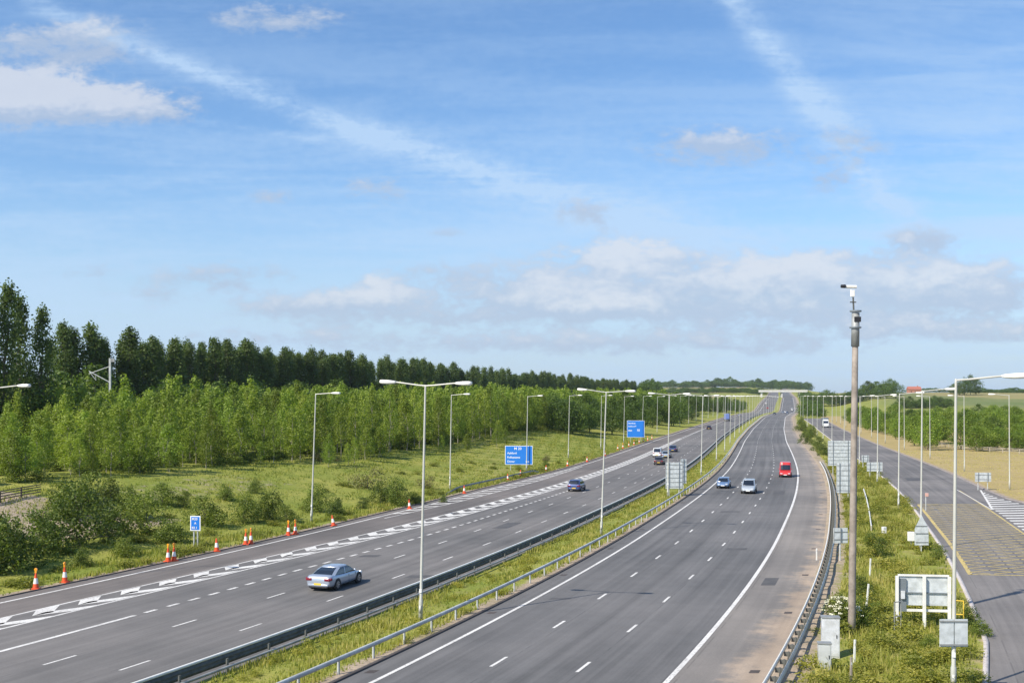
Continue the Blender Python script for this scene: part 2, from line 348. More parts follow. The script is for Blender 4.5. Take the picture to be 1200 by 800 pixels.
M['asphalt_shoulder'] = asphalt_mat('asphalt_shoulder', (.200,.184,.166), (.232,.208,.182), .5)
M['asphalt_slip'] = asphalt_mat('asphalt_slip', (.150,.141,.133), (.176,.162,.149))
M['asphalt_edge'] = asphalt_mat('asphalt_edge', (.138,.124,.112), (.162,.142,.127), .8)
def line_mat(name, c, wear):
    m = bpy.data.materials.new(name); m.use_nodes = True; N = NT(m.node_tree); b = N.n['Principled BSDF']; g = N.new('ShaderNodeNewGeometry')
    f = N.ramp(N.noise(g.outputs['Position'], 5, 6, .75), .47, .68); f2 = N.ramp(N.noise(g.outputs['Position'], .3, 2), .3, .8)
    N.l.new(N.mix(N.m('MULTIPLY', N.m('ADD', f, N.m('MULTIPLY', f2, .4)), wear), (*c, 1), (.17,.155,.14,1)), b.inputs['Base Color']); b.inputs['Roughness'].default_value = .7; return m
M['line_white'] = line_mat('line_white', (.74,.72,.67), .6)
M['line_yellow'] = line_mat('line_yellow', (.62,.47,.14), .85)
M['line_edge'] = line_mat('line_edge_concrete', (.60,.54,.50), .6)

# ground: three colour weights carried by the mesh (what grows there), noise does the rest
def ground_mat():
    m = bpy.data.materials.new('land'); m.use_nodes = True; N = NT(m.node_tree); b = N.n['Principled BSDF']; g = N.new('ShaderNodeNewGeometry')
    at = N.new('ShaderNodeAttribute', attribute_name='cover'); s = N.new('ShaderNodeSeparateColor'); N.l.new(at.outputs['Color'], s.inputs[0])
    p = g.outputs['Position']
    n1 = N.noise(p, .12, 6, .65); n2 = N.noise(p, .9, 6, .7); n3 = N.noise(p, 6, 3, .7); n0 = N.noise(p, .02, 4, .55)
    gr = N.mix(N.ramp(n1, .3, .7), (.19,.23,.04,1), (.32,.31,.075,1)); gr = N.mix(N.m('MULTIPLY', N.ramp(n2, .45, .75), .6), gr, (.13,.155,.03,1))
    dry = N.mix(N.ramp(n1, .3, .7), (.40,.31,.14,1), (.34,.27,.105,1)); dry = N.mix(N.m('MULTIPLY', N.ramp(n2, .4, .7), .5), dry, (.42,.33,.19,1))
    dirt = N.mix(N.ramp(n2, .3, .7), (.30,.24,.18,1), (.42,.34,.25,1)); dirt = N.mix(N.ramp(n1, .5, .8), dirt, (.22,.2,.09,1))
    crop = N.mix(N.ramp(n0, .3, .7), (.115,.16,.05,1), (.185,.20,.085,1))
    c = N.mix(N.ramp(N.m('ADD', s.outputs[0], N.m('MULTIPLY', N.m('SUBTRACT', n2, .5), .9)), .3, .7), gr, dry)
    c = N.mix(N.ramp(N.m('ADD', s.outputs[1], N.m('MULTIPLY', N.m('SUBTRACT', n2, .5), .9)), .35, .65), c, dirt)
    c = N.mix(s.outputs[2], c, crop)
    vm = N.new('ShaderNodeVectorMath', operation='SCALE'); N.l.new(c, vm.inputs[0]); N.l.new(N.m('MULTIPLY_ADD', n3, .9, .55), vm.inputs['Scale'])
    N.l.new(vm.outputs[0], b.inputs['Base Color']); b.inputs['Roughness'].default_value = .95; b.inputs['Specular IOR Level'].default_value = .1
    bp = N.new('ShaderNodeBump'); bp.inputs['Strength'].default_value = .8; bp.inputs['Distance'].default_value = .25; N.l.new(n2, bp.inputs['Height']); N.l.new(bp.outputs[0], b.inputs['Normal'])
    return m
M['land'] = ground_mat()

# ------------------------------------------------------------------ the land
rows = np.r_[np.arange(-40, 40, 8), np.arange(40, 200, 2), np.arange(200, 500, 5), np.arange(500, 1000, 12), np.arange(1000, 3200, 40), np.arange(3200, 6301, 300)].astype(float)
def colset(Y):
    la, sr, sl = float(uLA(Y)), float(uSR(Y)), float(uSL(Y))
    if Y > 640: sl = sr = None
    c = [la-d for d in (5000,3500,2400,1700,1200,900,700,560,460,380,320,270,230,200,175,155,140,125,110,98,86,76,67,59,52,46,41,36.5,32,28,24.5,21,18,15,12.5,10,8,6,4.2,2.8,1.6,.8,.25,.03)]
    flag = [0]*len(c)
    for u in (la+.03, -6.81): c.append(u); flag.append(1)
    for u in (-6.78,-6.3,-5.6,-4.8,-4,-3.2,-2.4,-1.7,-1.32): c.append(u); flag.append(0)
    for u in (-1.3, 15.72): c.append(u); flag.append(1)
    c.append(15.75); flag.append(0)
    slx = sl if sl is not None else 24.0
    for t in (.06,.14,.24,.36,.5,.64,.78,.9,.97): c.append(15.75+(slx-15.75)*t); flag.append(0)
    c.append(slx-.03); flag.append(0)
    srx = sr if sr is not None else 32.0
    f2 = 1 if sl is not None else 0
    for u in (slx, srx-.03): c.append(u); flag.append(f2)
    for d in (0,.4,1.2,2.5,4,6,8.5,11,14,17.5,21,25,29,34,39,45,52,60,70,82,95,110,130,155,185,220,260,310,370,450,550,700,900,1200,1700,2400,3500,5000): c.append(srx+d); flag.append(0)
    return np.array(c), np.array(flag)
V = []; CV = []
for Y in rows:
    c, fl = colset(Y); z = ground(c, Y)-fl*.06+(1-fl)*.0
    dL = uLA(Y)-c; dR = c-float(uSR(Y))
    rough = np.where((dL > 1.5) | ((c > 17) & (c < slice(0,1).stop*24)), .05*np.sin(c*3.1+Y*.7)+.04*np.sin(c*1.3-Y*1.9), 0)
    z = z+rough*(1-fl)
    V.append(np.c_[XY(c, Y), np.full(len(c), Y), z])
    dry = np.zeros(len(c)); dirt = np.zeros(len(c)); crop = np.zeros(len(c))
    dirt = np.where((c > 15.2) & (c < 18.4), .80-(c-15.7)*.14, dirt)
    dirt = np.where((c > -2.5) & (c < -1.2), .45+.4*(c > -1.8), dirt); dry = np.where((c > -6.8) & (c < -1.2), .34, dry)
    dry = np.where((c > 17) & (c < 26), .38, dry); dirt = np.where((c > 23.5) & (c < 25.4) & (Y < 700), .42, dirt)
    dirt = np.where((dL > 0) & (dL < .9), .7, dirt); dry = np.where((dL > 0), .22+.16*np.sin(c*.11+Y*.03), dry)
    dirt = np.where((dL > 12) & (dL < 30) & (Y > 84) & (Y < 104), .62, dirt); dirt = np.where((dL > 16) & (dL < 26) & (abs(Y-122) < 14), .40, dirt)
    if Y < 700: dry = np.where((dR > 0), .95-.35*sstep(dR, 30, 70), dry); dirt = np.where((dR >= 0) & (dR < 2.2), .75-dR*.25, dirt)
    crop = np.where(Y > 420, sstep(np.abs(c), 60, 130)*sstep(Y, 420, 800), crop); dry = np.where((Y > 800) & (np.abs(c) > 80), .5+.5*np.sin(Y*.011+c*.004), dry)
    crop = crop*(.4+.5*(np.sin(Y*.0053+1)*np.sin(c*.006+Y*.002) > -.1))
    CV.append(np.c_[np.clip(dry, 0, 1), np.clip(dirt, 0, 1), np.clip(crop, 0, 1), np.ones(len(c))])
nc = len(c); V = np.concatenate(V); CV = np.concatenate(CV); nr = len(rows)
i = np.arange(nr-1)[:, None]*nc+np.arange(nc-1)[None, :]; i = i.ravel()
land = link('ground', np_mesh('ground', V, np.c_[i, i+1, i+nc+1, i+nc], [M['land']], True, CV, 'cover')); tag(land, kind='structure')

def strip(name, ua, ub, Y0, Y1, mtl, dz=.0, n=2, kind='structure', parent=None, thick=0):
    """surface between two lines that follow the road"""
    fa = ua if callable(ua) else (lambda Y, c=ua: np.full_like(np.asarray(Y, float), c)); fb = ub if callable(ub) else (lambda Y, c=ub: np.full_like(np.asarray(Y, float), c))
    Ys = np.unique(np.r_[Y0, rows[(rows > Y0) & (rows < Y1)], Y1]); t = np.linspace(0, 1, n); vs = []; uv = []
    for Y in Ys:
        a, b = float(fa(Y)), float(fb(Y)); u = a+(b-a)*t; vs.append(np.c_[XY(u, Y), np.full(n, Y), np.full(n, zr(Y)+dz)]); uv.append(np.c_[u, np.full(n, Y), np.zeros(n)])
    vs = np.concatenate(vs); m_ = len(Ys); i = (np.arange(m_-1)[:, None]*n+np.arange(n-1)[None, :]).ravel()
    me = np_mesh(name, vs, np.c_[i, i+1, i+n+1, i+n], [mtl], True); a = me.attributes.new('uv_m', 'FLOAT_VECTOR', 'POINT'); a.data.foreach_set('vector', np.concatenate(uv).astype(np.float32).ravel())
    o = link(name, me, parent)
    if kind: tag(o, kind=kind)
    return o
strip('left_slip_lane', uLA, lambda Y: uCu(Y), -40, 2200, M['asphalt_edge'], 0, 5)
strip('left_carriageway', lambda Y: uCu(Y), -6.78, -40, 2200, M['asphalt_left'], 0, 9)
strip('right_carriageway', -1.28, 11.95, -40, 2200, M['asphalt_right'], 0, 9)
strip('right_hard_shoulder', 11.95, 15.75, -40, 2200, M['asphalt_shoulder'], 0, 4)
strip('slip_road', uSL, lambda Y: uSR(Y), -40, 630, M['asphalt_slip'], 0, 9)

# painted markings: each family one flat sheet a few millimetres above the road
def quads_mesh(name, qs, mtl, dz=.006):
    vs = []; 
    for q in qs:
        for (u, Y) in q: vs.append((float(XY(u, Y)), Y, float(zr(Y))+dz))
    f = np.arange(len(vs)).reshape(-1, 4); o = link(name, np_mesh(name, vs, f, [mtl])); tag(o, kind='structure'); return o
def dashes(u, w, Y0, Y1, step, ln):
    """step and length measured along the road"""
    fu = u if callable(u) else (lambda Y: u); Y = Y0; out = []
    while Y < Y1:
        k = float(kk(Y)); a, b = float(fu(Y)), float(fu(Y+ln/k)); out.append([(a-w/2, Y), (a+w/2, Y), (b+w/2, Y+ln/k), (b-w/2, Y+ln/k)]); Y += step/k
    return out
def line(u, w, Y0, Y1):
    fu = u if callable(u) else (lambda Y: u); Ys = np.unique(np.r_[Y0, rows[(rows > Y0) & (rows < Y1)], Y1])
    return [[(float(fu(a))-w/2, a), (float(fu(a))+w/2, a), (float(fu(b))+w/2, b), (float(fu(b))-w/2, b)] for a, b in zip(Ys, Ys[1:])]
def cat(*a): return [q for l in a for q in l]
quads_mesh('right_edge_lines', cat(line(.12, .2, -20, 1500), line(11.85, .24, -20, 1500)), M['line_white'])
quads_mesh('right_lane_dashes', cat(dashes(3.8, .15, 51.4-8.52*6-1.0, 900, 9, 2.0), dashes(7.75, .15, 50.4-8.52*6-1.0, 900, 9, 2.0)), M['line_white'])
quads_mesh('left_edge_line', cat(line(lambda Y: uLL(Y), .22, -20, 1500), line(lambda Y: np.interp(Y, [112,130,165,205],[-28.0,-26.9,-26.2,-26.6]), .16, 112, 200)), M['line_white'])
quads_mesh('left_lane_dashes', cat(dashes(-15.38, .13, 52.3-8.62*6-1.0, 900, 9, 2.0), dashes(-11.42, .13, 51.3-8.62*6-1.0, 900, 9, 2.0)), M['line_white'])
quads_mesh('lane_gain_line', cat(line(-19.4, .28, -20, 61), dashes(lambda Y: float(np.interp(Y, [62,77,87,95,107,150],[-19.4,-19.4,-19.0,-18.6,-18.3,-17.9])), .24, 61.8, 150, 2.0, 1.0)), M['line_white'])
chev = cat(line(lambda Y: uCu(Y), .2, -20, 420), line(lambda Y: uCl(Y), .2, -20, 1500))
Yc = 60.9-3.3*12
while Yc < 330:
    a, b = float(uCu(Yc)), float(uCl(Yc)); m_ = (a+b)/2; t = .95
    if b-a > .5:
        chev += [[(m_-.02, Yc-.1), (m_+.22, Yc+t+.1), (a+.1, Yc+2.3+t), (a+.1, Yc+1.5)], [(m_-.02, Yc-.1), (b-.1, Yc+1.5), (b-.1, Yc+2.3+t), (m_-.22, Yc+t+.1)]]
    Yc += 3.3
quads_mesh('chevron_markings', chev, M['line_white'], .010)
h_ = []
for Yh in np.arange(116, 196, 3.6):
    a = float(uLL(Yh)); b = float(np.interp(Yh, [112,130,165,205],[-28.0,-26.9,-26.2,-26.6])); h_.append([(a, Yh), (a, Yh+.9), (b, Yh+2.1), (b, Yh+1.2)])
quads_mesh('verge_hatching', h_, M['line_white'], .014)
# yellow box on the slip road
BX = (25.95, 33.1, 75.5, 127.0); yb = cat(line(25.98, .30, 75.4, 127), line(33.1, .18, 75.4, 147))
yb += [[(26.0, 75.4), (33.1, 74.4), (33.1, 74.6), (26.0, 75.6)], [(26.0, 127), (33.1, 127), (33.1, 127.3), (26.0, 127.3)]]
for sgn in (1, -1):
    s0 = -60.
    while s0 < 180:
        # line Y = s0 + sgn*(u-26)*slope ; clipped to the box
        sl_ = .62; pts = []
        u0, u1 = BX[0]+.1, BX[1]-.1
        ya = s0; yb_ = s0+sgn*(u1-u0)*sl_
        t0, t1 = 0., 1.
        for lim, side in ((BX[2]+.2, 1), (BX[3]-.2, -1)):
            fa_ = (ya-lim)*side; fb_ = (yb_-lim)*side
            if fa_ < 0 and fb_ < 0: t0 = 2; break
            if fa_ < 0: t0 = max(t0, fa_/(fa_-fb_))
            elif fb_ < 0: t1 = min(t1, fa_/(fa_-fb_))
        if t0 < t1:
            ua, Ya = u0+(u1-u0)*t0, ya+(yb_-ya)*t0; ub, Yb = u0+(u1-u0)*t1, ya+(yb_-ya)*t1; w = .085
            yb.append([(ua, Ya-w), (ub, Yb-w), (ub, Yb+w), (ua, Ya+w)])
        s0 += 1.75
quads_mesh('yellow_box_marking', yb, M['line_yellow'], .010)
sl = cat(line(lambda Y: np.interp(Y, [120,151],[33.35,32.9]), .14, 121, 151))
Yh = 84.0
while Yh < 143:
    a = 33.4+.05*0; b = float(uSR(Yh))-1.0
    a2 = np.interp(Yh, [84,124,146],[33.4,33.6,36.0]); sl.append([(a2, Yh), (b, Yh+1.2), (b, Yh+2.2), (a2, Yh+1.0)]); Yh += 2.5
sl += [[(33.35,121), (33.6,121), (36.1,147.5), (35.85,147.5)]]
quads_mesh('slip_road_lines', sl, M['line_white'], .014)
# kerbs
def kerb(name, ua, ub, Y0, Y1, h, mtl):
    fa = ua if callable(ua) else (lambda Y: ua); fb = ub if callable(ub) else (lambda Y: ub)
    Ys = np.unique(np.r_[Y0, rows[(rows > Y0) & (rows < Y1)], Y1]); vs = []
    for Y in Ys:
        a, b = float(fa(Y)), float(fb(Y)); z = float(zr(Y)); vs += [(XY(a, Y), Y, z-.05), (XY(a, Y), Y, z+h), (XY(b, Y), Y, z+h), (XY(b, Y), Y, z-.05)]
    f = []
    for j in range(len(Ys)-1):
        for q in range(3): f.append((j*4+q, j*4+q+1, j*4+q+5, j*4+q+4))
    o = link(name, np_mesh(name, vs, f, [mtl])); tag(o, kind='structure'); return o
kerb('median_kerb', -1.42, -1.26, 0, 900, .07, M['kerb_dark'])
kerb('slip_kerb', lambda Y: uSL(Y)-.22, lambda Y: uSL(Y)+.02, 40, 600, .11, M['line_edge'])
kerb('slip_kerb_far', lambda Y: uSR(Y)-.03, lambda Y: uSR(Y)+.17, 40, 600, .11, M['kerb'])
kerb('verge_kerb', lambda Y: uLA(Y)-.1, lambda Y: uLA(Y)+.06, 20, 900, .06, M['kerb_dark'])
# dark ironwork / patch repairs on the carriageway
M['tar'] = mat('tar_repair', (.075,.072,.070), .8, 0, (.8, (.11,.105,.10), .8))
quads_mesh('tar_repairs', [[(a, y), (b, y), (b, y+l), (a, y+l)] for (a, b, y, l) in [(8.3,9.9,88,1.2),(1.0,2.2,66,.5),(4.6,6.6,118,1.3),(-10.8,-8.8,74,1.2),(-14.6,-13.2,103,5.0),(12.6,13.5,71,3.0),(-18.4,-17.0,84,1.1),(28.0,30.5,165,6.0),(29,30.2,68,1.0),(9.0,10.4,140,7)]], M['tar'], .004)
quads_mesh('drain_gullies', [[(u_, y), (u_+.42, y), (u_+.42, y+.55), (u_, y+.55)] for y in np.arange(48, 170, 13.5) for u_ in (-1.0, 14.9)], M['kerb_dark'], .005)

# ------------------------------------------------------------------ safety barriers
def beam_mesh(u, Y0, Y1, zt, face, h=.31, th=.06, ramp=None):
    """corrugated beam swept along the road; face = +1/-1 side the corrugation points to"""
    prof = [(0,0),(0,h*.12),(face*th,h*.22),(face*th,h*.38),(0,h*.5),(face*th,h*.62),(face*th,h*.78),(0,h*.88),(0,h),(-face*.012,h),(-face*.012,0)]
    if face == 0: prof = [(-th,0),(-th,h),(th,h),(th,0)]
    Ys = np.unique(np.r_[Y0, rows[(rows > Y0) & (rows < Y1)], Y1]); vs = []; n = len(prof)
    fu = u if callable(u) else (lambda Y: u)
    for Y in Ys:
        dz = 0
        if ramp: dz = -zt*(1-sstep(min(Y-Y0, Y1-Y), 0, ramp))
        z = float(zr(Y)); uu = float(fu(Y))
        for (a, b) in prof: vs.append((float(XY(uu+a, Y)), Y, z+zt-h+b+dz))
    f = [(j*n+q, j*n+(q+1)%n, (j+1)*n+(q+1)%n, (j+1)*n+q) for j in range(len(Ys)-1) for q in range(n)]
    return np_mesh('beam', vs, f, [], False)
def barrier(name, label, beams, pu, Y0, Y1, step, ptop, mtl, ramp=None, spacer=None, group=None):
    fpu = pu if callable(pu) else (lambda Y: pu)
    root = empty(name, (float(XY(fpu(Y0), Y0)), Y0, float(zr(Y0)))); tag(root, label, 'crash barrier', group)
    inv = Vector(root.location)
    for (u, zt, face, h, bm_) in beams:
        me = beam_mesh(u, Y0, Y1, zt, face, h, ramp=ramp); me.materials.append(bm_); o = link('rail_beam', me, root); o.location = -inv
        o.matrix_parent_inverse = Matrix()
    mb = MB(); mb.box((0, 0, (ptop-.3)/2), (.07, .12, ptop+.3))
    if spacer: mb.box((spacer[0], 0, ptop-.12), (spacer[1], .07, .2)); 
    proto = None; Y = Y0+.3; cnt = 0; rest = []
    bmr = bmesh.new()
    while Y < Y1-.2:
        u = fpu(Y); p = Vector((float(XY(u, Y)), Y, float(zr(Y)))); rz = -heading(Y)
        dz = 0 if not ramp else -ptop*(1-sstep(min(Y-Y0, Y1-Y), 0, ramp))
        if cnt < 100:
            if proto is None: proto = o = mb.build('post', mtl, root); 
            else: o = proto.copy(); COL.objects.link(o); o.parent = root
            o.location = p-inv+Vector((0,0,float(dz))); o.rotation_euler = (0,0,rz)
        else:
            r = bmesh.ops.create_cube(bmr, size=1.0); bmesh.ops.transform(bmr, matrix=Matrix.Translation(p-inv+Vector((0,0,ptop/2))) @ Matrix.Rotation(rz, 4, 'Z') @ Matrix.Diagonal((.07,.12,ptop,1)), verts=r['verts'])
        cnt += 1; Y += step/float(kk(Y))
    if cnt > 100:
        me = bpy.data.meshes.new('post'); bmr.to_mesh(me); me.materials.append(mtl); o = link('distant_posts', me, root); tag(o, kind='stuff')
    bmr.free(); return root
barrier('crash_barrier', 'double-rail steel crash barrier along the median edge of the left carriageway', [(-7.02,.86,0,.10,M['white_post']),(-6.98,.75,1,.46,M['galv_old_shade']),(-6.35,.42,0,.09,M['galv'])], -6.5, 12, 760, 3.2, .70, M['galv_old_shade'])  # dark middle beam paints in the barrier's shaded side and its ground shadow
barrier('crash_barrier', 'single-rail crash barrier on grey posts between the median grass and the right carriageway', [(-1.87,.78,0,.17,M['galv_light'])], -1.93, 12, 760, 3.2, .74, M['galv_light'])
barrier('crash_barrier', 'open box crash barrier curving along the outer edge of the right hard shoulder', [(16.15,.78,-1,.28,M['lamp_white']),(16.62,.72,1,.26,M['galv_light'])], 16.40, 12, 204, 1.6, .66, M['galv_old_shade'], spacer=(0,.40))  # posts darkened to paint in the shadowed gaps behind the pale rail
barrier('crash_barrier', 'short crash barrier on the grass verge left of the outer traffic lane', [(lambda Y: float(uLA(Y))-1.5,.72,1,.26,M['galv'])], lambda Y: float(uLA(Y))-1.6, 138, 186, 3.2, .66, M['galv_old_shade'], ramp=8)

# ------------------------------------------------------------------ lamps
def lamp_proto(twin, H=13.0, arm=1.75):
    root = empty('street_lamp')
    mb = MB(); mb.lathe([(.115,0),(.115,1.2),(.085,1.3),(.072,6),(.052,H-.15),(.048,H)], 12); mb.box((0,-.14,.75),(.12,.02,.4)); pole = mb.build('pole', M['post_paint'], root, True)
    for sgn in ((1,-1) if twin else (1,)):
        mb = MB(); pts = [(0,0,H-.06),(sgn*.5,0,H-.02),(sgn*1.2,0,H+.06),(sgn*arm,0,H+.12)]
        for a, b in zip(pts, pts[1:]): mb.tube(a, b, .045, .04, 8)
        mb.build('arm', M['post_paint'], root)
        mb = MB(); secs = []
        for (t, w, h) in ((0,.07,.05),(.12,.12,.09),(.45,.19,.13),(.8,.19,.13),(.93,.13,.09)):
            x = sgn*(arm-.05+t); z = H+.12+t*.03; secs.append([(x,-w,z-h*.4),(x,-w*.7,z+h*.7),(x,w*.7,z+h*.7),(x,w,z-h*.4),(x,w*.7,z-h),(x,-w*.7,z-h)])
        mb.loft(secs); mb.build('lamp_head', M['lamp_white'], root, True)
    mb = MB(); mb.box((0,-.125,1.75),(.13,.02,.20)); mb.build('number_plate', M['plate_w'], root)
    return root
lt = lamp_proto(True); ls = lamp_proto(False)
used = set()
def lamp(proto, u, Y, tilt, face, label, group, sc=1.0):
    o = proto if proto.name not in used else copy_tree(proto)
    used.add(proto.name)
    if o is not proto: o.name = 'street_lamp'
    p = P(u, Y, -.05); o.location = p
    o.rotation_euler = (0, R(tilt), face-heading(Y)*.9*(1 if face == 0 else 1)); tag(o, label, 'street lamp', group); return o
ords = ['nearest','second nearest','third nearest','fourth nearest','fifth nearest','sixth nearest','seventh nearest']
Yl = 59.3; i = 0; tl = [1.4,2.3,.9,1.4,1,.9,1.1]
while Yl < 1050:
    lab = 'twin-headed white street lamp on the median grass, %s of its row'%ords[i] if i < 6 else 'far twin-headed street lamp on the median between the carriageways'
    lamp(lt, -3.55 if i < 3 else -3.3, Yl, tl[i % 7]*.9, R(4), lab, 'street lamps along the median'); i += 1; Yl += 38.6
Yl = 70.2; i = 0
while Yl < 900:
    lab = 'single-arm street lamp on the left grass verge, %s of its row'%ords[i] if i < 6 else 'far single-arm street lamp on the left verge'
    lamp(ls, -34.3 if i == 0 else min(-33.2, float(uLA(Yl))-3.3) if Yl < 190 else float(uLA(Yl))-5.5, Yl, [1.2,2.2,1.0,1.0,1.2,.8][i % 6], 0, lab, 'street lamps on the left verge'); i += 1; Yl += 38.5
for i, (Yl, u) in enumerate([(44.3,23.24),(87.5,23.36),(121,23.4),(160,23.2),(199,23.0),(238,22.8),(277,22.5),(316,22.3),(355,22),(394,21.8),(440,21),(490,20),(540,19.5)]):
    lab = 'pale street lamp on the planted strip by the slip road, %s to the camera'%ords[i] if i < 6 else 'far street lamp on the strip between motorway and slip road'
    lamp(ls, u, Yl, .45, 0, lab, 'street lamps beside the slip road')
lamp(ls, 27.25, 46.2, .3, 0, 'pale lamp column cut by the right border beside the slip road', 'street lamps beside the slip road')
for i in range(12):
    Yl = 148+i*38; lab = 'street lamp on the outer edge of the slip road, %s to the camera'%ords[i] if i < 5 else 'far street lamp on the outer grass edge of the slip road'
    lamp(ls, float(uSR(Yl))+3.2, Yl, .3, math.pi, lab, 'street lamps across the slip road')

# ------------------------------------------------------------------ vehicles
def wheel(root, x, y, r, side, w=.2):
    mb = MB(); Mx = Matrix.Translation((x, y, r)) @ Matrix.Rotation(math.pi/2, 4, 'Y')
    mb.lathe([(r*.62,-w/2),(r*.93,-w/2),(r,-w/2+.03),(r,w/2-.03),(r*.93,w/2),(r*.62,w/2)], 20, Mx); t = mb.build('wheel', M['tyre'], root, True)
    mb = MB(); Mx = Matrix.Translation((x+side*(w/2-.015), y, r)) @ Matrix.Rotation(side*math.pi/2, 4, 'Y')
    mb.lathe([(r*.63,-.02),(r*.63,.015),(r*.55,.02),(r*.5,-.01),(r*.15,-.01),(r*.1,.012)], 16, Mx)
    for k in range(5):
        a = k*2*math.pi/5; mb.box((x+side*(w/2), y+math.cos(a)*r*.33, r+math.sin(a)*r*.33), (.02, .05, r*.5), (a-math.pi/2 if True else 0, 0, 0))
    mb.build('rim', M['rim'], t, False)
def car(label, cat_, paintm, L=4.6, W=1.8, H=1.43, belt=.92, hood=.80, boot=.95, ws=(.28,.46), rw=(.78,.93), roofw=.78, r=.32, cabw=None, glassall=True, van=False):
    """front is +Y. ws/rw: windscreen and rear screen start as fractions of the length from the FRONT: base, top / top, base"""
    root = empty('parked_car'); root.name = 'van' if van else 'car'; tag(root, label, cat_)
    hw = W/2; yf = L/2
    st = [(0,.62,.42,.50),(.015,.80,.34,.60),(.05,.92,.24,hood-.12),(.14,.98,.2,hood-.04),(ws[0],1.0,.2,hood+.06),(ws[0]+.05,1.0,.2,belt),(.5,1.0,.2,belt+.01),(rw[1]-.05,1.0,.2,belt+.03),(min(rw[1],.965),.985,.22,boot),(.975,.94,.26,boot-.04),(.992,.86,.32,boot-.18),(1.0,.74,.40,boot-.32)]
    mb = MB(); rings = []
    for (t, wf, zb, zt) in st:
        y = yf-t*L; w = hw*wf; mid = zb+(zt-zb)*.55
        half = [(w*.80,zb),(w*.96,zb+.06),(w,mid-.06),(w*.995,mid+.05),(w*.95,zt-.05),(w*.86,zt),(w*.45,zt+.018)]
        rings.append([(x,y,z) for x, z in half]+[(-x,y,z) for x, z in half[::-1]])
    mb.loft(rings); mb.build('body', paintm, root, True, 1)
    # greenhouse: rings from belt to roof
    def ring(z, f, b, w, n=4):
        pts = []
        for (cx, cy, a0) in ((w, f, 0), (-w, f, 1), (-w, b, 2), (w, b, 3)):
            pts.append((cx*.97, cy, z) if a0 in (0, 2) else (cx, cy+(-.0), z))
            pts.append((cx, cy, z)) if False else None
        return [p for p in pts if p]
    def gring(z, t, grow=0.0):
        fb, ft = yf-ws[0]*L, yf-ws[1]*L; rt, rb = yf-rw[0]*L, yf-rw[1]*L; f = fb+(ft-fb)*t; b = rb+(rt-rb)*t
        w = hw*(.90+(roofw/1.0-.90)*t)+grow; cr = .14
        f += grow; b -= grow
        return [(-w*.5,f+.05,z),(w*.5,f+.05,z),(w-cr,f,z),(w,f-cr*1.6,z),(w+.01,(f+b)/2,z),(w,b+cr*1.6,z),(w-cr,b,z),(w*.5,b-.04,z),(-w*.5,b-.04,z),(-w+cr,b,z),(-w,b+cr*1.6,z),(-w-.01,(f+b)/2,z),(-w,f-cr*1.6,z),(-w+cr,f,z)]
    lv = [(belt-.05,0),(belt+.02,.04),(belt+(H-belt)*.55,.5),(H-.09,.9)]
    mb = MB(); mb.loft([gring(z, t) for z, t in lv]); mb.build('windows', M['glass'], root, False)
    mb = MB(); rf = [gring(H-.10,.88,.012), gring(H-.05,.96,.0), [(x*.86, y*1.0 if False else y+(-.06 if y > 0 else .06), z) for x, y, z in gring(H-.012,1.0)], [(x*.4, (y-(yf-(ws[1]+rw[0])/2*L))*.45+(yf-(ws[1]+rw[0])/2*L), z) for x, y, z in gring(H+.008,1.0)]]
    mb.loft(rf); mb.build('roof', paintm, root, True)
    # pillars
    mb = MB()
    def pil(idx0, idx1, th=.012):
        for (za, ta), (zb_, tb_) in zip(lv[:-1], lv[1:]):
            a = gring(za, ta, th); b = gring(zb_, tb_, th); mb.poly([a[idx0], a[idx1], b[idx1], b[idx0]])
    for pr in ((2,3),(5,6),(9,10),(12,13)): pil(*pr)
    for sx_ in (1,-1):
        for (za, ta), (zb_, tb_) in zip(lv[:-1], lv[1:]):
            a = gring(za, ta, .012)[4 if sx_ > 0 else 11]; b = gring(zb_, tb_, .012)[4 if sx_ > 0 else 11]
            mb.poly([(a[0],a[1]-.04,a[2]),(a[0],a[1]+.04,a[2]),(b[0],b[1]+.04,b[2]),(b[0],b[1]-.04,b[2])])
    if van:
        a = gring(H-.42, .62, .02); b = gring(H-.06, .93, .02); mb.poly([a[13], a[0], b[0], b[13]]); mb.poly([a[0], a[1], b[1], b[0]]); mb.poly([a[1], a[2], b[2], b[1]])
        a = gring(belt-.03, 0, .02); b = gring(H-.06, .93, .02); ym = yf-(ws[1]+.22)*L
        for i_, sg in ((5, 1), (10, -1)): mb.poly([(a[i_][0], a[i_][1], a[i_][2]), (a[i_][0]+sg*.01, ym, a[i_][2]), (b[i_][0]+sg*.01, ym, b[i_][2]), b[i_]])
    mb.build('pillars', paintm, root)
    for sx_ in (1,-1):
        nm = 'wing_mirror'; mb = MB(); mb.box((sx_*(hw+.03), yf-(ws[0]+.09)*L, belt+.07), (.15,.09,.10), bev=.03); mb.build(nm, paintm, root, True)
        for yw in (yf-.19*L, yf-.80*L):
            mb = MB(); Mx = Matrix.Translation((sx_*(hw-.07), yw, r+.02)) @ Matrix.Rotation(math.pi/2, 4, 'Y'); mb.lathe([(r+.055,-.078),(r+.055,.078)], 20, Mx); mb.build('wheel_arch', M['black'], root)
            wheel(root, sx_*(hw-.085), yw, r, sx_)
        mb = MB(); mb.box((sx_*hw*.70, -yf+.06, boot-.26), (hw*.42,.16,.17), bev=.03); mb.box((sx_*(hw*.93), -yf+.17, boot-.24), (.10,.22,.17), bev=.03); mb.build('tail_light', M['red_lens'], root, True)
        mb = MB(); mb.box((sx_*hw*.60, yf-.10, .62), (hw*.36,.16,.13), (R(-20),0,0), bev=.03); mb.build('headlight', M['head_lens'], root, True)
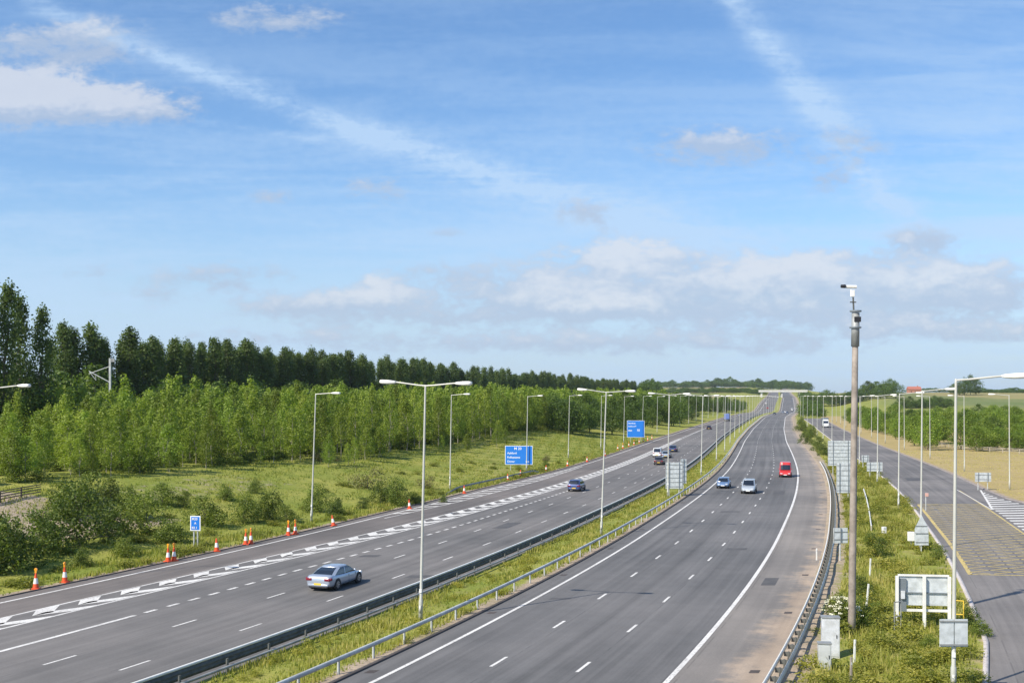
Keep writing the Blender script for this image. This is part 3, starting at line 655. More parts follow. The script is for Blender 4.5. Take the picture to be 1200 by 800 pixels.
        mb = MB(); mb.box((sx_*hw*.985, -.05*L, belt-.17), (.02,.14,.025)); mb.build('door_handle', paintm, root)
        mb = MB()
        for yy_ in (.02*L, yf-(ws[0]+.04)*L): mb.box((sx_*(hw*1.0-.012), yy_, .58), (.02,.012,.5))
        mb.build('door_seam', M['black'], root)
    mb = MB(); mb.box((0,-yf+.0,.40),(W*.78,.08,.14),bev=.03); mb.build('rear_bumper', paintm, root, True)
    mb = MB(); mb.box((0,-yf+.02,.28),(W*.7,.1,.10),bev=.02); mb.build('rear_valance', M['black'], root)
    mb = MB(); mb.box((0,-yf-.03,.47),(.52,.03,.115)); mb.build('number_plate', M['plate_y'], root)
    mb = MB(); mb.box((0,yf-.02,.36),(W*.62,.06,.16),bev=.02); mb.build('front_grille', M['black'], root)
    mb = MB(); mb.box((0,yf+.02,.42),(.50,.02,.11)); mb.build('number_plate', M['plate_w'], root)
    mb = MB(); mb.box((0,0,.24),(W*.8,L*.86,.1)); mb.build('underbody', M['black'], root)
    return root
def put(o, u, Y, toward=False, dh=0.0):
    o.location = P(u, Y, .0); o.location.z = float(zr(Y))+.004; o.rotation_euler = (0, 0, -heading(Y)+dh+(math.pi if toward else 0)); return o
put(car('silver coupe-style saloon with yellow rear plate driving away in the left carriageway', 'car', paint('paint_silver', (.40,.45,.53), .45), 4.75, 1.85, 1.42, .93, .82, 1.02, (.24,.42), (.66,.90), .70, .34), -13.65, 70.9)
put(car('small round blue hatchback driving away beside the chevron markings', 'car', paint('paint_blue', (.05,.075,.20), .3), 3.9, 1.78, 1.55, .98, .88, 1.02, (.2,.38), (.88,.97), .76, .32), *uY(676, 574.5))
put(car('dark brown hatchback driving away in front of the white van', 'car', paint('paint_brown', (.07,.05,.05), .3), 4.1, 1.8, 1.5, .95, .85, 1.0, (.22,.4), (.86,.97)), *uY(773, 544))
put(car('pale blue-grey car just ahead of the dark brown hatchback', 'car', paint('paint_grey', (.30,.36,.42), .4), 4.4, 1.8, 1.45), *uY(781, 536))
put(car('dark blue car farther up the left carriageway', 'car', paint('paint_navy', (.04,.07,.16), .3), 4.3, 1.8, 1.5), *uY(789, 529))
put(car('tiny black car near the lone tree line on the far left carriageway', 'car', paint('paint_black', (.02,.02,.025), .3), 4.3, 1.8, 1.5), *uY(831, 503))
put(car('pale blue hatchback approaching in the lane beside the median', 'car', paint('paint_lightblue', (.17,.27,.44), .4), 4.2, 1.76, 1.46, .93, .84, .98, (.22,.4), (.84,.96)), 1.95, 152, True)
put(car('silver people carrier approaching in the middle lane of the right carriageway', 'car', paint('paint_pale_silver', (.46,.50,.53), .35), 4.6, 1.85, 1.78, 1.08, .98, 1.12, (.24,.42), (.90,.98), .80, .33), 5.85, 143.5, True)
put(car('red delivery van approaching in the lane next to the hard shoulder', 'van', paint('paint_red', (.52,.03,.025), .05), 4.9, 1.95, 2.35, 1.22, 1.05, 1.3, (.20,.32), (.93,.985), .84, .34, van=True), 9.9, 174, True)
put(car('tiny white van far away on the right carriageway slope', 'van', paint('paint_white', (.75,.76,.76), 0), 4.9, 1.95, 2.2, 1.25, 1.05, 1.3, (.1,.26), (.93,.985), .84, van=True), 9.6, 1000, True)
put(car('tiny silver car far away in the middle lane of the right carriageway', 'car', M['paint_silver'], 4.4, 1.8, 1.5), 5.8, 830, True)
put(car('tiny dark car far away in the middle of the right carriageway bend', 'car', M['paint_black'], 4.4, 1.8, 1.5), 2.0, 760, True)
put(car('white van driving away far up the left carriageway hill', 'van', M['paint_white'], 4.9, 1.95, 2.2, 1.25, 1.05, 1.3, (.1,.26), (.93,.985), .84, van=True), -16.8, 1150)
put(car('white van driving away directly behind the dark brown hatchback', 'van', M['paint_white'], 4.7, 1.85, 1.95, 1.15, 1.0, 1.2, (.1,.28), (.93,.985), .82, van=True), *uY(771, 535))

for (lb, m_, u_, Y_, tw) in [('tiny white car at the crest of the right carriageway', 'paint_white', 5.8, 905, True),('tiny pale car high on the hill of the right carriageway', 'paint_silver', 9.5, 1260, True),('tiny red car climbing the left carriageway hill', 'paint_red', -13.2, 1040, False),
    ('tiny dark blue car near the crest in the outer lane', 'paint_navy', 9.7, 800, True),('tiny blue-grey car in the slow lane of the far left carriageway', 'paint_grey', -17.0, 690, False)]:
    put(car(lb, 'car', M[m_], 4.4, 1.8, 1.5), u_, Y_, tw)
def lorry(label, box_m, cab_m, u, Y, toward):
    root = empty('lorry'); tag(root, label, 'lorry')
    mb = MB(); mb.box((0,-1.6,2.5),(2.5,9.0,2.75),bev=.05); mb.build('cargo_box', box_m, root)
    mb = MB(); mb.box((0,-1.6,1.0),(2.1,9.4,.28)); mb.build('chassis', M['black'], root)
    mb = MB(); mb.loft([[(-1.2,4.9,.6),(1.2,4.9,.6),(1.2,3.1,.6),(-1.2,3.1,.6)],[(-1.22,4.95,1.7),(1.22,4.95,1.7),(1.22,3.05,1.7),(-1.22,3.05,1.7)],[(-1.15,4.7,3.0),(1.15,4.7,3.0),(1.15,3.05,3.0),(-1.15,3.05,3.0)],[(-1.0,4.4,3.25),(1.0,4.4,3.25),(1.0,3.1,3.4),(-1.0,3.1,3.4)]]); mb.build('cab', cab_m, root)
    mb = MB(); mb.loft([[(-1.1,4.98,1.75),(1.1,4.98,1.75),(1.1,4.9,1.75),(-1.1,4.9,1.75)],[(-1.05,4.76,2.75),(1.05,4.76,2.75),(1.05,4.7,2.75),(-1.05,4.7,2.75)]]); mb.build('windscreen', M['glass'], root)
    for sx_ in (1,-1):
        for yw in (3.9,-3.6,-4.8): wheel(root, sx_*1.08, yw, .5, sx_, .3)
        mb = MB(); mb.box((sx_*.95,-6.14,.95),(.35,.06,.14)); mb.build('tail_light', M['red_lens'], root)
        mb = MB(); mb.box((sx_*.9,4.97,.95),(.35,.06,.2)); mb.build('headlight', M['head_lens'], root)
    put(root, u, Y, toward); return root
lorry('blue box lorry driving away far up the left carriageway', mat('lorry_blue', (.12,.18,.42), .4), M['paint_white'], -17.0, 560, False)
lorry('white-cabbed lorry coming down the far end of the slip road', mat('lorry_dark', (.10,.13,.16), .5), M['paint_white'], 28.5, 452, True)

# ------------------------------------------------------------------ cones
def cone_proto(lampon=True):
    root = empty('traffic_cone')
    mb = MB(); mb.box((0,0,.03),(.42,.42,.06),bev=.012); mb.lathe([(.165,.06),(.128,.30)], 14); mb.build('base', M['cone_red'], root)
    mb = MB(); mb.lathe([(.130,.30),(.088,.60)], 14); mb.build('reflective_sleeve', M['cone_white'], root)
    mb = MB(); mb.lathe([(.088,.60),(.045,.86),(.03,.90)], 14); mb.build('tip', M['cone_red'], root)
    if lampon:
        mb = MB(); mb.box((0,0,.94),(.10,.08,.12)); mb.lathe([(.02,-.04),(.085,-.035),(.085,.035),(.02,.04)], 12, Matrix.Translation((0,0,1.07)) @ Matrix.Rotation(math.pi/2, 4, 'X')); mb.build('warning_lamp', M['amber'], root)
    return root
cp = cone_proto(True); cq = cone_proto(False); first = {id(cp): True, id(cq): True}
cones = [(42,690,1,0),(76,682,1,3),(197,658,1,0),(204,657,1,0),(254,646,0,2),(288,638,1,0),(294,637,1,0),(338,627,1,0),(346,626,1,2),(391,616,0,9),(480,596,0,4),(544,578,0,0),(595,563,0,0),(610,558,0,0),(640,552,0,0),(665,546,0,0),(688,541,0,0),(709,534,0,0),(724,527,1,0),(730,525,1,0),(737,523,1,0),(743,521,1,0),(749,519,1,0),(754,517.5,1,0),(759,516,1,0),(764,514.5,1,0)]
cl_ = ['red and white cone with amber lamp, first from the left border','red and white cone with amber lamp on the verge below the big dark shrub','left cone of the pair left of the small blue marker sign','right cone of the pair left of the small blue marker sign','lone red-topped cone right of the small blue marker sign','left cone of the pair just beyond the lone cone','right cone of the pair just beyond the lone cone','left cone of the pair at the foot of the single-arm lamp','right cone of the pair at the foot of the single-arm lamp','leaning cone right of the single-arm lamp post','lone cone by the median lamp pole, on the far verge','cone at the near end of the short verge barrier','cone in front of the short verge barrier below the large blue sign']
for i, (px, py, lam, tilt) in enumerate(cones):
    pr = cp if lam else cq; o = pr if first[id(pr)] else copy_tree(pr); first[id(pr)] = False; o.name = 'traffic_cone'
    X, Y = un(px, py); o.location = (X, Y, float(ground((X-ref(Y))/kk(Y), Y))+.01); s = 1.18; o.scale = (s, s, s); o.rotation_euler = (R(tilt)*.5, R(-tilt), i*1.3)
    tag(o, cl_[i] if i < len(cl_) else 'far red and white cone standing on the verge toward the second blue sign', 'traffic cone', 'cones along the left verge')

# ------------------------------------------------------------------ signs
def text_mesh(s, size, mtl, name, parent, loc, rot, align='LEFT'):
    cu = bpy.data.curves.new('t', 'FONT'); cu.body = s; cu.size = size; cu.extrude = .006; cu.align_x = align; cu.offset = size*.012
    ob = bpy.data.objects.new('t', cu); COL.objects.link(ob); dg = bpy.context.evaluated_depsgraph_get(); me = bpy.data.meshes.new_from_object(ob.evaluated_get(dg))
    bpy.data.objects.remove(ob); me.materials.clear(); me.materials.append(mtl); o = link(name, me, parent); o.location = loc; o.rotation_euler = rot; return o
def road_sign(name, label, cat_, base, w, h, zb, facing, rz, rows_=(), title=None, posts=(-.3,.3), face_m=None):
    """facing: True = the printed face looks at -Y (towards us)"""
    root = empty(name, base, rz); tag(root, label, cat_)
    mb = MB(); mb.box((0,0,zb+h/2),(w,.05,h)); mb.build('panel', M['sign_back'] if not facing else M['sign_white'], root)
    for p in posts: mb = MB(); mb.tube((p*w,.09,-.3),(p*w,.09,zb+h-.1),.06,.06,8); mb.build('post', M['galv_light'], root)
    if facing:
        mb = MB(); mb.box((0,-.03,zb+h/2),(w-.16,.02,h-.16)); mb.build('blue_face', M['sign_blue'], root)
        if title: text_mesh(title[0], title[1], M['sign_white'], 'lettering', root, (title[2]*w, -.047, zb+title[3]*h), (R(90),0,0))
        for (s, sz, fx, fz) in rows_: text_mesh(s, sz, M['sign_white'], 'lettering', root, (fx*w, -.047, zb+fz*h), (R(90),0,0))
    else:
        for k in range(max(2, int(h/.55))): mb = MB(); mb.box((0,-.045,zb+(k+.5)*h/max(2, int(h/.55))),(w*.98,.04,.05)); mb.build('stiffener', M['galv'], root)
        for p in posts: mb = MB(); mb.box((p*w,-.085,zb+h/2),(.07,.04,h)); mb.build('back_strut', M['sign_frame'], root)
        mb = MB()
        for sx_ in (-1,1): mb.box((sx_*w/2,0,zb+h/2),(.04,.09,h))
        mb.build('edge_frame', M['galv_light'], root)
    return root
u_, Y_ = G(608, 552); hd = -heading(Y_)
road_sign('direction_sign', 'large blue motorway sign with white lettering in front of the young trees', 'road sign', P(u_, Y_), 4.75, 3.25, 1.15, True, hd*.35, [('Ashford', .50, -.42, .56),('Folkestone', .50, -.42, .34),('Dover', .50, -.42, .12),('1 m', .46, .24, .12)], ('M 20', .62, -.17, .79))
u_, Y_ = G(745, 518); 
road_sign('direction_sign', 'farther square blue motorway sign with white diagram panel before the dark wood', 'road sign', P(u_, Y_), 4.9, 4.75, 1.4, True, hd*.35, [('Services', .62, -.43, .80),('Ashford 9', .55, -.43, .62),('10', .9, .05, .36),('M20', .6, -.43, .36)])
sg = road_sign('marker_sign', 'small blue location marker sign on two thin posts behind the cones', 'road sign', P(*G(229, 643)), .86, 1.22, 1.5, True, hd*.35, [('M20', .27, -.33, .72),('A', .27, -.1, .44),('82.1', .27, -.33, .13)], posts=(-.18,.18))
hb = lambda Y: -heading(Y)
def back_sign(label, px, py, w, h, zb, rz=None, posts=(-.3,.3)):
    u, Y = G(px, py); return road_sign('road_sign', label, 'road sign', P(u, Y), w, h, zb, False, rz if rz is not None else -heading(Y)*.3, posts=posts)
back_sign('tall grey back of a sign on two posts on the median behind the third lamp', 790, 581, 2.15, 3.35, .95, .05)
back_sign('narrow grey back of a sign right of the tall median sign', 801, 575, .8, 3.3, 1.0, .25, (0,))
back_sign('wide gridded pale back of a sign left of the camera mast', 985, 556, 4.1, 4.1, 1.5, .0)
back_sign('narrower grey back of a sign below the wide one left of the camera mast', 989, 588, 1.75, 3.6, 1.1, .0)
back_sign('low wide pale sign back on two posts beside the slip road edge', 1025, 561, 2.4, 1.4, 1.2, .0)
back_sign('single-post grey sign back low beside the open box barrier', 985, 656, 1.08, 1.15, 1.3, .12, (0,))
back_sign('pale blue-grey sign back on the yellow field corner by the hatched area', 1152, 574, 2.15, 1.25, 1.15, .0)
back_sign('tiny pair of pale sign backs beyond the low wide sign', 1014, 549, 1.3, 1.2, 1.2, .0)
# plates fixed to lamp columns
root = empty('warning_sign', P(*G(1079.5, 646)) + Vector((-.05,-.25,0))); tag(root, 'house-shaped pale sign back in front of the second slip-road lamp', 'road sign')
mb = MB(); mb.prism([(-.55,0,.55),(.55,0,.55),(.55,0,1.85),(.0,0,2.95),(-.55,0,1.85)], (0,.05,0)); mb.build('panel', M['sign_back'], root)
for z in (.8,1.5,2.1): mb = MB(); mb.box((0,-.03,z),(1.0,.04,.05)); mb.build('stiffener', M['galv'], root)
mb = MB(); mb.tube((0,.1,-.4),(0,.1,2.7),.05); mb.build('post', M['galv_light'], root)
u, Y = G(1067.5, 640)
root = empty('control_box', P(u, Y)); tag(root, 'small cream equipment box on a post left of the house-shaped sign', 'cabinet')
mb = MB(); mb.box((0,0,.85),(.5,.3,.75),bev=.02); mb.build('housing', M['plate_w'], root); mb = MB(); mb.box((0,0,.2),(.1,.1,.8)); mb.build('post', M['galv'], root)
u, Y = G(1117.5, 809); Y = 44.0; root = empty('road_sign', P(23.35, Y-.25)); tag(root, 'square grey sign back fixed low on the nearest slip-road lamp column', 'road sign')
for q, (a, b) in enumerate(((-.52,.05),(.10,.62))): mb = MB(); mb.box(((a+b)/2,.42,2.6),(b-a,.04,1.12)); mb.build('panel', M['sign_back'], root)
for z in (2.12,3.08): mb = MB(); mb.box((.05,.38,z),(1.14,.04,.06)); mb.build('rail', M['galv'], root)
# large sign seen from behind
u, Y = 22.3, 57.6
root = empty('direction_sign', P(u, Y)+Vector((0,0,0)), R(-7)); root.location.x = 21.9; tag(root, 'large low sign seen from behind with three white posts beside the slip road', 'road sign')
mb = MB(); mb.box((0,.16,1.95),(2.75,.05,1.55)); mb.build('panel', M['sign_back'], root)
for x in (-1.38,.02,1.30): mb = MB(); mb.box((x,-.04,1.2),(.15,.17,3.1),bev=.01); mb.build('post', M['white_post'], root)
for z, mm, th in ((2.78,M['white_post'],.10),(.92,M['white_post'],.13),(1.85,M['sign_frame'],.05)): mb = MB(); mb.box((0,.08,z),(2.62,.07,th)); mb.build('crossbar', mm, root)
mb = MB(); mb.box((-1.10,.06,1.75),(.42,.10,1.7)); mb.build('side_panel', M['sign_frame'], root)
mb = MB(); mb.box((-1.08,-.06,1.75),(.2,.14,.42),bev=.02); mb.build('junction_box', M['cabinet'], root)
def hand_rail(label, loc, w, h, mtl, rz):
    root = empty('hand_rail', loc, rz); tag(root, label, 'railing')
    for x in (-w/2, w/2): mb = MB(); mb.tube((x,0,-.2),(x,0,h),.03); mb.build('upright', mtl, root)
    for z in (h, h*.5): mb = MB(); mb.tube((-w/2,0,z),(w/2,0,z),.028); mb.build('bar', mtl, root)
hand_rail('short grey hand rail left of the large low sign', Vector((20.3, 57.0, 0)), .5, 1.5, M['galv'], R(30))
hand_rail('short yellowish hand rail right of the large low sign', Vector((23.75, 57.6, 0)), .5, 1.45, M['plate_y'], R(-20))
# camera mast
u, Y = uY(998, 741); root = empty('camera_mast', P(u, Y, -.3)); tag(root, 'tall brown column carrying a surveillance camera on the planted strip', 'camera mast')
mb = MB(); mb.lathe([(.215,0),(.19,1.5),(.18,6),(.165,12),(.15,16.9)], 14); mb.build('column', M['wood_post'], root, True)
mb = MB(); mb.lathe([(.21,15.2),(.20,16.95)], 14); mb.build('top_sleeve', M['galv'], root, True)
for z in (16.15, 17.0): mb = MB(); mb.lathe([(.30,z),(.30,z+.07)], 16); mb.build('collar', M['sign_frame'], root)
mb = MB(); mb.box((.05,-.05,16.6),(.34,.34,.26)); mb.build('winch_box', M['black'], root)
mb = MB(); mb.tube((-.1,0,17.05),(-.14,0,17.75),.045); mb.box((-.14,0,17.5),(.3,.12,.05)); mb.build('bracket', M['galv_old_shade'], root)
mb = MB(); mb.box((-.16,0,17.95),(.18,.18,.34),bev=.03); mb.tube((-.26,0,17.8),(-.26,0,18.15),.03); mb.build('pan_head', M['lamp_white'], root)
mb = MB(); mb.tube((-.50,0,18.30),(.02,0,18.30),.08,.085,12); mb.build('camera_housing', M['lamp_white'], root)
mb = MB(); mb.tube((-.78,0,18.32),(-.55,0,18.32),.085,.10,12); mb.build('camera_lens', M['black'], root)
root.rotation_euler = (0, R(.7), 0)
# cabinets
def cabinet(label, px, py, w, d, h, mtl):
    u, Y = G(px, py); root = empty('roadside_cabinet', P(u, Y), -.15); tag(root, label, 'cabinet')
    mb = MB(); mb.box((0,0,h/2),(w,d,h),bev=.012); mb.build('housing', mtl, root)
    mb = MB(); mb.box((0,0,h+.02),(w+.06,d+.06,.06),bev=.01); mb.build('lid', M['galv'], root)
    mb = MB(); mb.box((0,-d/2-.008,h/2),(w*.9,.014,h*.88)); mb.build('door', mtl, root)
    mb = MB(); mb.box((w*.32,-d/2-.03,h*.55),(.03,.03,.16)); mb.build('handle', M['black'], root)
cabinet('tall white roadside cabinet in the grass near the column foot', 973, 770, .80, .45, 1.9, M['cabinet'])
cabinet('low grey roadside cabinet in front of the tall white cabinet', 966, 786, .55, .4, 1.25, M['galv_light'])
# slim posts
for i, (px, py, h, tl_, lb) in enumerate([(1019,680,1.5,3,'upper pale marker post right of the column'),(1015,714,1.5,6,'leaning pale marker post right of the column'),(1001,777,1.1,2,'short pale stake right of the column foot'),(997,806,1.3,1,'brownish stake at the lower border below the column'),(957,656,.9,0,'small white marker post beside the open box barrier'),(1036,626,.7,0,'squat pale marker block in the grass left of the house-shaped sign')]):
    u, Y = G(px, py); root = empty('marker_post', P(u, Y), .3); root.rotation_euler = (0, R(tl_), .2); tag(root, lb, 'marker post')
    w = .32 if i == 5 else .08
    mb = MB(); mb.box((0,0,h/2-.1),(w,w,h+.2),bev=.006); mb.build('post', M['white_post'] if i != 3 else M['wood_post'], root); mb = MB(); mb.box((0,-w/2-.004,h*.8),(w*.8,.006,.12)); mb.build('reflector', M['galv_light'], root)
# pale timber trip rail along the planted strip
u0, Y0 = uY(1012,577); u1, Y1 = uY(1021,622)
root = empty('low_rail', P(u0, Y0)); tag(root, 'low weathered timber rail running down the planted strip', 'railing'); b0 = root.location.copy()
pa = [P(u0+(u1-u0)*t, Y0+(Y1-Y0)*t) for t in np.linspace(0,1,9)]
for p in pa: mb = MB(); mb.box((0,0,.2),(.1,.1,.6)); mb.build('post', M['fence_wood'], root, loc=p-b0)
mb = MB()
for a, b in zip(pa, pa[1:]): mb.tube(a-b0+Vector((0,0,.5)), b-b0+Vector((0,0,.5)), .06)
mb.build('rail', M['white_post'], root)
# traffic signal-like sensor post behind the second lamp
u, Y = G(1085, 598); root = empty('sensor_post', P(u, Y)); tag(root, 'thin post with a small pinkish head just right of the second slip-road lamp', 'sensor post')
mb = MB(); mb.tube((0,0,-.2),(0,0,1.6),.05); mb.build('post', M['galv_light'], root); mb = MB(); mb.box((.1,0,1.75),(.32,.25,.38),bev=.04); mb.build('head', mat('pinkish_plastic', (.6,.36,.3), .5), root)

# ------------------------------------------------------------------ distant bridge, house, fences, mast
Yb = 1500.; zb_ = float(zr(Yb)); root = empty('road_bridge', P(-1, Yb)); tag(root, 'long white road bridge crossing the motorway on the horizon', 'bridge'); b0 = root.location
mb = MB(); mb.box((0,0,8.0),(66,9,1.5)); mb.build('deck', M['concrete'], root)
for sy in (-4.4,4.4): mb = MB(); mb.box((0,sy,9.6),(66,.3,1.4)); mb.build('parapet', M['concrete'], root)
for x in (-30,-2.2,22,31): mb = MB(); mb.box((x,0,3.4),(1.5,6,8.4)); mb.build('pier', M['concrete'], root)
def house(label, X, Y, w, d, h, wall_m, roof_m, rz=0., gz=None):
    u = (X-ref(Y))/kk(Y); z = float(ground(u, Y)); root = empty('house', (X, Y, z), rz); tag(root, label, 'house')
    mb = MB(); mb.box((0,0,h/2-.5),(w,d,h+1)); mb.build('wall', wall_m, root)
    mb = MB(); o_ = .5; mb.loft([[(-w/2-o_,-d/2-o_,h),(-w/2-o_,d/2+o_,h),(-w/2-o_,0,h+d*.42)],[(w/2+o_,-d/2-o_,h),(w/2+o_,d/2+o_,h),(w/2+o_,0,h+d*.42)]]); rf = mb.build('roof', roof_m, root)
    mb = MB(); mb.box((w*.3,0,h+d*.42),(.9,.9,1.8)); mb.build('chimney', M['brick'], rf)
    for x in (-w*.32,0,w*.32):
        for z_ in ((1.5,4.2) if h > 5 else (1.5,)):
            mb = MB(); mb.box((x,-d/2-.02,z_),(1.2,.06,1.2)); f = mb.build('window', M['glass'], root)
    mb = MB(); mb.box((w*.16,-d/2-.02,1.0),(1.0,.08,2.0)); mb.build('door', M['black'], root)
Yh = 1250.; house('red-roofed farmhouse on the ridge behind the right-hand wood', (1071-600)*Yh/FPX, Yh, 14, 8, 4.2, M['brick'], M['roof'])
Yh = 1150.; house('low pale farm shed left of the red-roofed farmhouse', (975-600)*Yh/FPX, Yh, 13, 8, 3.5, M['cream'], M['brick'])
def post_fence(label, pts, mtl, h=1.15, rails=(.45,.8,1.1), spacing=2.6):
    root = empty('wooden_fence', pts[0]); tag(root, label, 'fence'); b0 = Vector(pts[0])
    proto = None
    for a, b in zip(pts, pts[1:]):
        n = max(1, int((b-a).length/spacing))
        for k in range(n):
            p = a.lerp(b, k/n)
            if proto is None: mb = MB(); mb.box((0,0,h/2-.1),(.12,.12,h+.2)); proto = o = mb.build('post', mtl, root)
            else: o = proto.copy(); COL.objects.link(o); o.parent = root
            o.location = p-b0
    for z in rails:
        mb = MB()
        for a, b in zip(pts, pts[1:]): mb.tube(a-b0+Vector((0,0,z)), b-b0+Vector((0,0,z)), .05, .05, 6)
        mb.build('rail', mtl, root)
fp = []
for px, py in ((1100,523),(1120,526),(1145,528),(1175,529.5),(1215,531),(1260,532)): u, Y = uY(px, py); fp.append(P(u, Y))
post_fence('grey timber post-and-rail fence between the dry field and the right-hand wood', fp, M['fence_wood'])
fp = []
for px, py in ((-30,594),(0,588),(25,583),(48,579)): u, Y = G(px, py); fp.append(P(u, Y))
post_fence('dark timber fence beside the earth track at the left border', fp, mat('dark_timber', (.07,.055,.05), .8), 1.0, (.25,.5,.75,.95), 2.2)
# overhead line mast in the trees
X, Y = (129-600)*200/FPX, 200.; u = (X-ref(Y))/kk(Y); root = empty('railway_mast', P(u, Y)); tag(root, 'grey railway overhead-line mast with bracket rising among the left trees', 'railway mast')
mb = MB(); mb.box((0,0,8.0),(.34,.34,16.6)); mb.build('mast', M['galv_light'], root)
mb = MB(); mb.tube((0,0,14.8),(-3.9,0,13.4),.07); mb.tube((0,0,11.8),(-3.9,0,13.9),.09); mb.build('cantilever', M['galv_light'], root)
mb = MB(); mb.tube((-3.9,0,13.9),(-2.6,0,12.2),.06); mb.tube((-2.6,0,12.2),(-2.7,0,13.4),.05); mb.build('registration_arm', M['galv_light'], root)
mb = MB(); mb.box((.5,0,15.9),(.7,.3,.6)); mb.build('insulator_bracket', M['galv'], root)

# ------------------------------------------------------------------ foliage meshes
def leaves(centres, n_each, spread, size, seed, tintbase, flat=.0, squash=1.0):
    """many leaf-sized quads gathered in clumps. centres: (k,3)"""
    rg = np.random.default_rng(seed); k = len(centres); tot = k*n_each
    c = np.repeat(centres, n_each, 0); off = rg.normal(0, 1, (tot, 3)); off /= np.maximum(1, np.linalg.norm(off, axis=1)/1.6)[:, None]; off[:, 2] *= squash
    p = c+off*np.repeat(spread, n_each)[:, None]
    nrm = off*.9+rg.normal(0, 1, (tot, 3)); nrm[:, 2] += flat; nrm /= np.linalg.norm(nrm, axis=1)[:, None]+1e-6
    t = rg.normal(0, 1, (tot, 3)); t -= (t*nrm).sum(1)[:, None]*nrm; t /= np.linalg.norm(t, axis=1)[:, None]+1e-6; b = np.cross(nrm, t)
    s = size*rg.uniform(.6, 1.35, tot)[:, None]
    v = np.stack([p-t*s*.5, p+b*s*.34, p+t*s*.5, p-b*s*.34], 1).reshape(-1, 3)
    tint = np.clip(np.repeat(tintbase+rg.normal(0, .22, k), n_each)+rg.normal(0, .13, tot), 0, 1)
    return v, np.arange(tot*4).reshape(-1, 4), tint
def crown_pts(kind, H, Wd, seed, n):
    rg = np.random.default_rng(seed); out = []; sp = []
    lobes = rg.uniform(0, 2*math.pi, 3); la = rg.uniform(.1, .28, 3)
    while len(out) < n:
        t = rg.uniform(0, 1); a = rg.uniform(0, 2*math.pi)
        if kind == 'poplar': r = Wd/2*(np.sin(math.pi*min(1, (t*.93+.06))**.72)**.52)*(1-.10*t); z = H*(.06+.94*t)
        elif kind == 'young': r = Wd/2*np.sin(math.pi*(t*.95+.05)**.72)**.85; z = H*(.19+.81*t)
        elif kind == 'broad': r = Wd/2*np.sqrt(max(0, 1-(2*t-.85)**2*.86)); z = H*(.16+.84*t)
        else:
            if not sp: sp = [(rg.uniform(-.24,.24)*Wd, rg.uniform(-.24,.24)*Wd, rg.uniform(.45,1), rg.uniform(.38,.6)) for _ in range(5)]+[(0,0,1,.5)]
            ox, oy, hh, ww = sp[rg.integers(0, 6)]; r = Wd*.62*ww*np.sqrt(max(0, 1-t**1.9)); z = H*hh*(.02+.93*t)
        r *= 1+sum(la[j]*math.sin((j+2)*a+lobes[j]+t*4) for j in range(3))
        q = r*rg.uniform(.25, 1)**.5
        out.append((q*math.cos(a)+(ox if sp else 0), q*math.sin(a)+(oy if sp else 0), z))
    return np.array(out)
def tree_meshes(kind, H, Wd, seed, nclump, nleaf, size, spread, leafm, barkm, trunk_r, merged=False, flowers=False, trunk_h=None):
    c = crown_pts(kind, H, Wd, seed, nclump); rg = np.random.default_rng(seed+5)
    sprd = spread*rg.uniform(.7, 1.3, nclump)
    v, f, t = leaves(c, nleaf, sprd, size, seed+1, .5, .25, 1.35 if kind in ('poplar','young') else .85)
    mb = MB(); th = trunk_h or H*.8; pts = [Vector((0,0,-.4))]; 
    for q in range(1, 5): pts.append(Vector((rg.normal(0, .012)*H, rg.normal(0, .012)*H, th*q/4)))
    for q in range(4): mb.tube(pts[q], pts[q+1], trunk_r*(1-q*.22), trunk_r*(1-(q+1)*.22), 7)
    for q in range(9 if kind != 'shrub' else 6):
        e = Vector(c[rg.integers(0, nclump)]); zz = min(max(.1*H, e.z-(.22*H if kind in ('poplar','young') else .3*H)), th*.95); kf = zz/th*4; q0 = int(min(3, kf)); s_ = pts[q0].lerp(pts[q0+1], kf-q0)
        mid = s_.lerp(e, .5)+Vector((0,0,.03*H)); mb.tube(s_, mid, trunk_r*.34, trunk_r*.22, 5); mb.tube(mid, e, trunk_r*.22, trunk_r*.08, 5)
    tm = bpy.data.meshes.new('trunk'); mb.bm.to_mesh(tm); mb.bm.free(); tm.materials.append(barkm)
    cm = np_mesh('crown', v, f, [leafm], False, t)
    return tm, cm, (v, f, t)
KIND = {}
def make_kind(key, n, *a, **kw): 
    KIND[key] = []
    for s in range(n):
        j = 1+(.03 if key == 'poplar' else .1)*math.sin(s*2.3+len(key)); aa = list(a); aa[1] = a[1]*j; KIND[key].append(tree_meshes(*aa[:3], 100*len(KIND)+s*7, *aa[3:], **kw))
#                kind    H   W    clumps leaf size spread
make_kind('poplar', 5, 'poplar', 24, 4.9, 300, 20, .46, .62, M['leaf_poplar'], M['bark'], .36)
make_kind('young', 7, 'young', 10.5, 3.6, 92, 20, .32, .40, M['leaf_young'], M['bark_pale'], .09)
make_kind('broad', 5, 'broad', 10, 8.5, 130, 24, .46, .75, M['leaf_broad'], M['bark'], .24)
make_kind('shrub', 6, 'shrub', 3.6, 4.6, 125, 30, .17, .30, M['leaf_shrub'], M['bark'], .08, trunk_h=2.0)
make_kind('bright', 5, 'broad', 10, 8.5, 130, 24, .46, .75, M['leaf_bright'], M['bark'], .24)
make_kind('dry', 3, 'shrub', 2.6, 3.6, 50, 22, .18, .40, M['leaf_dry'], M['bark'], .06, trunk_h=1.4)
make_kind('weed', 5, 'shrub', .9, 1.5, 26, 22, .11, .20, M['weed'], M['bark'], .02, trunk_h=.4)
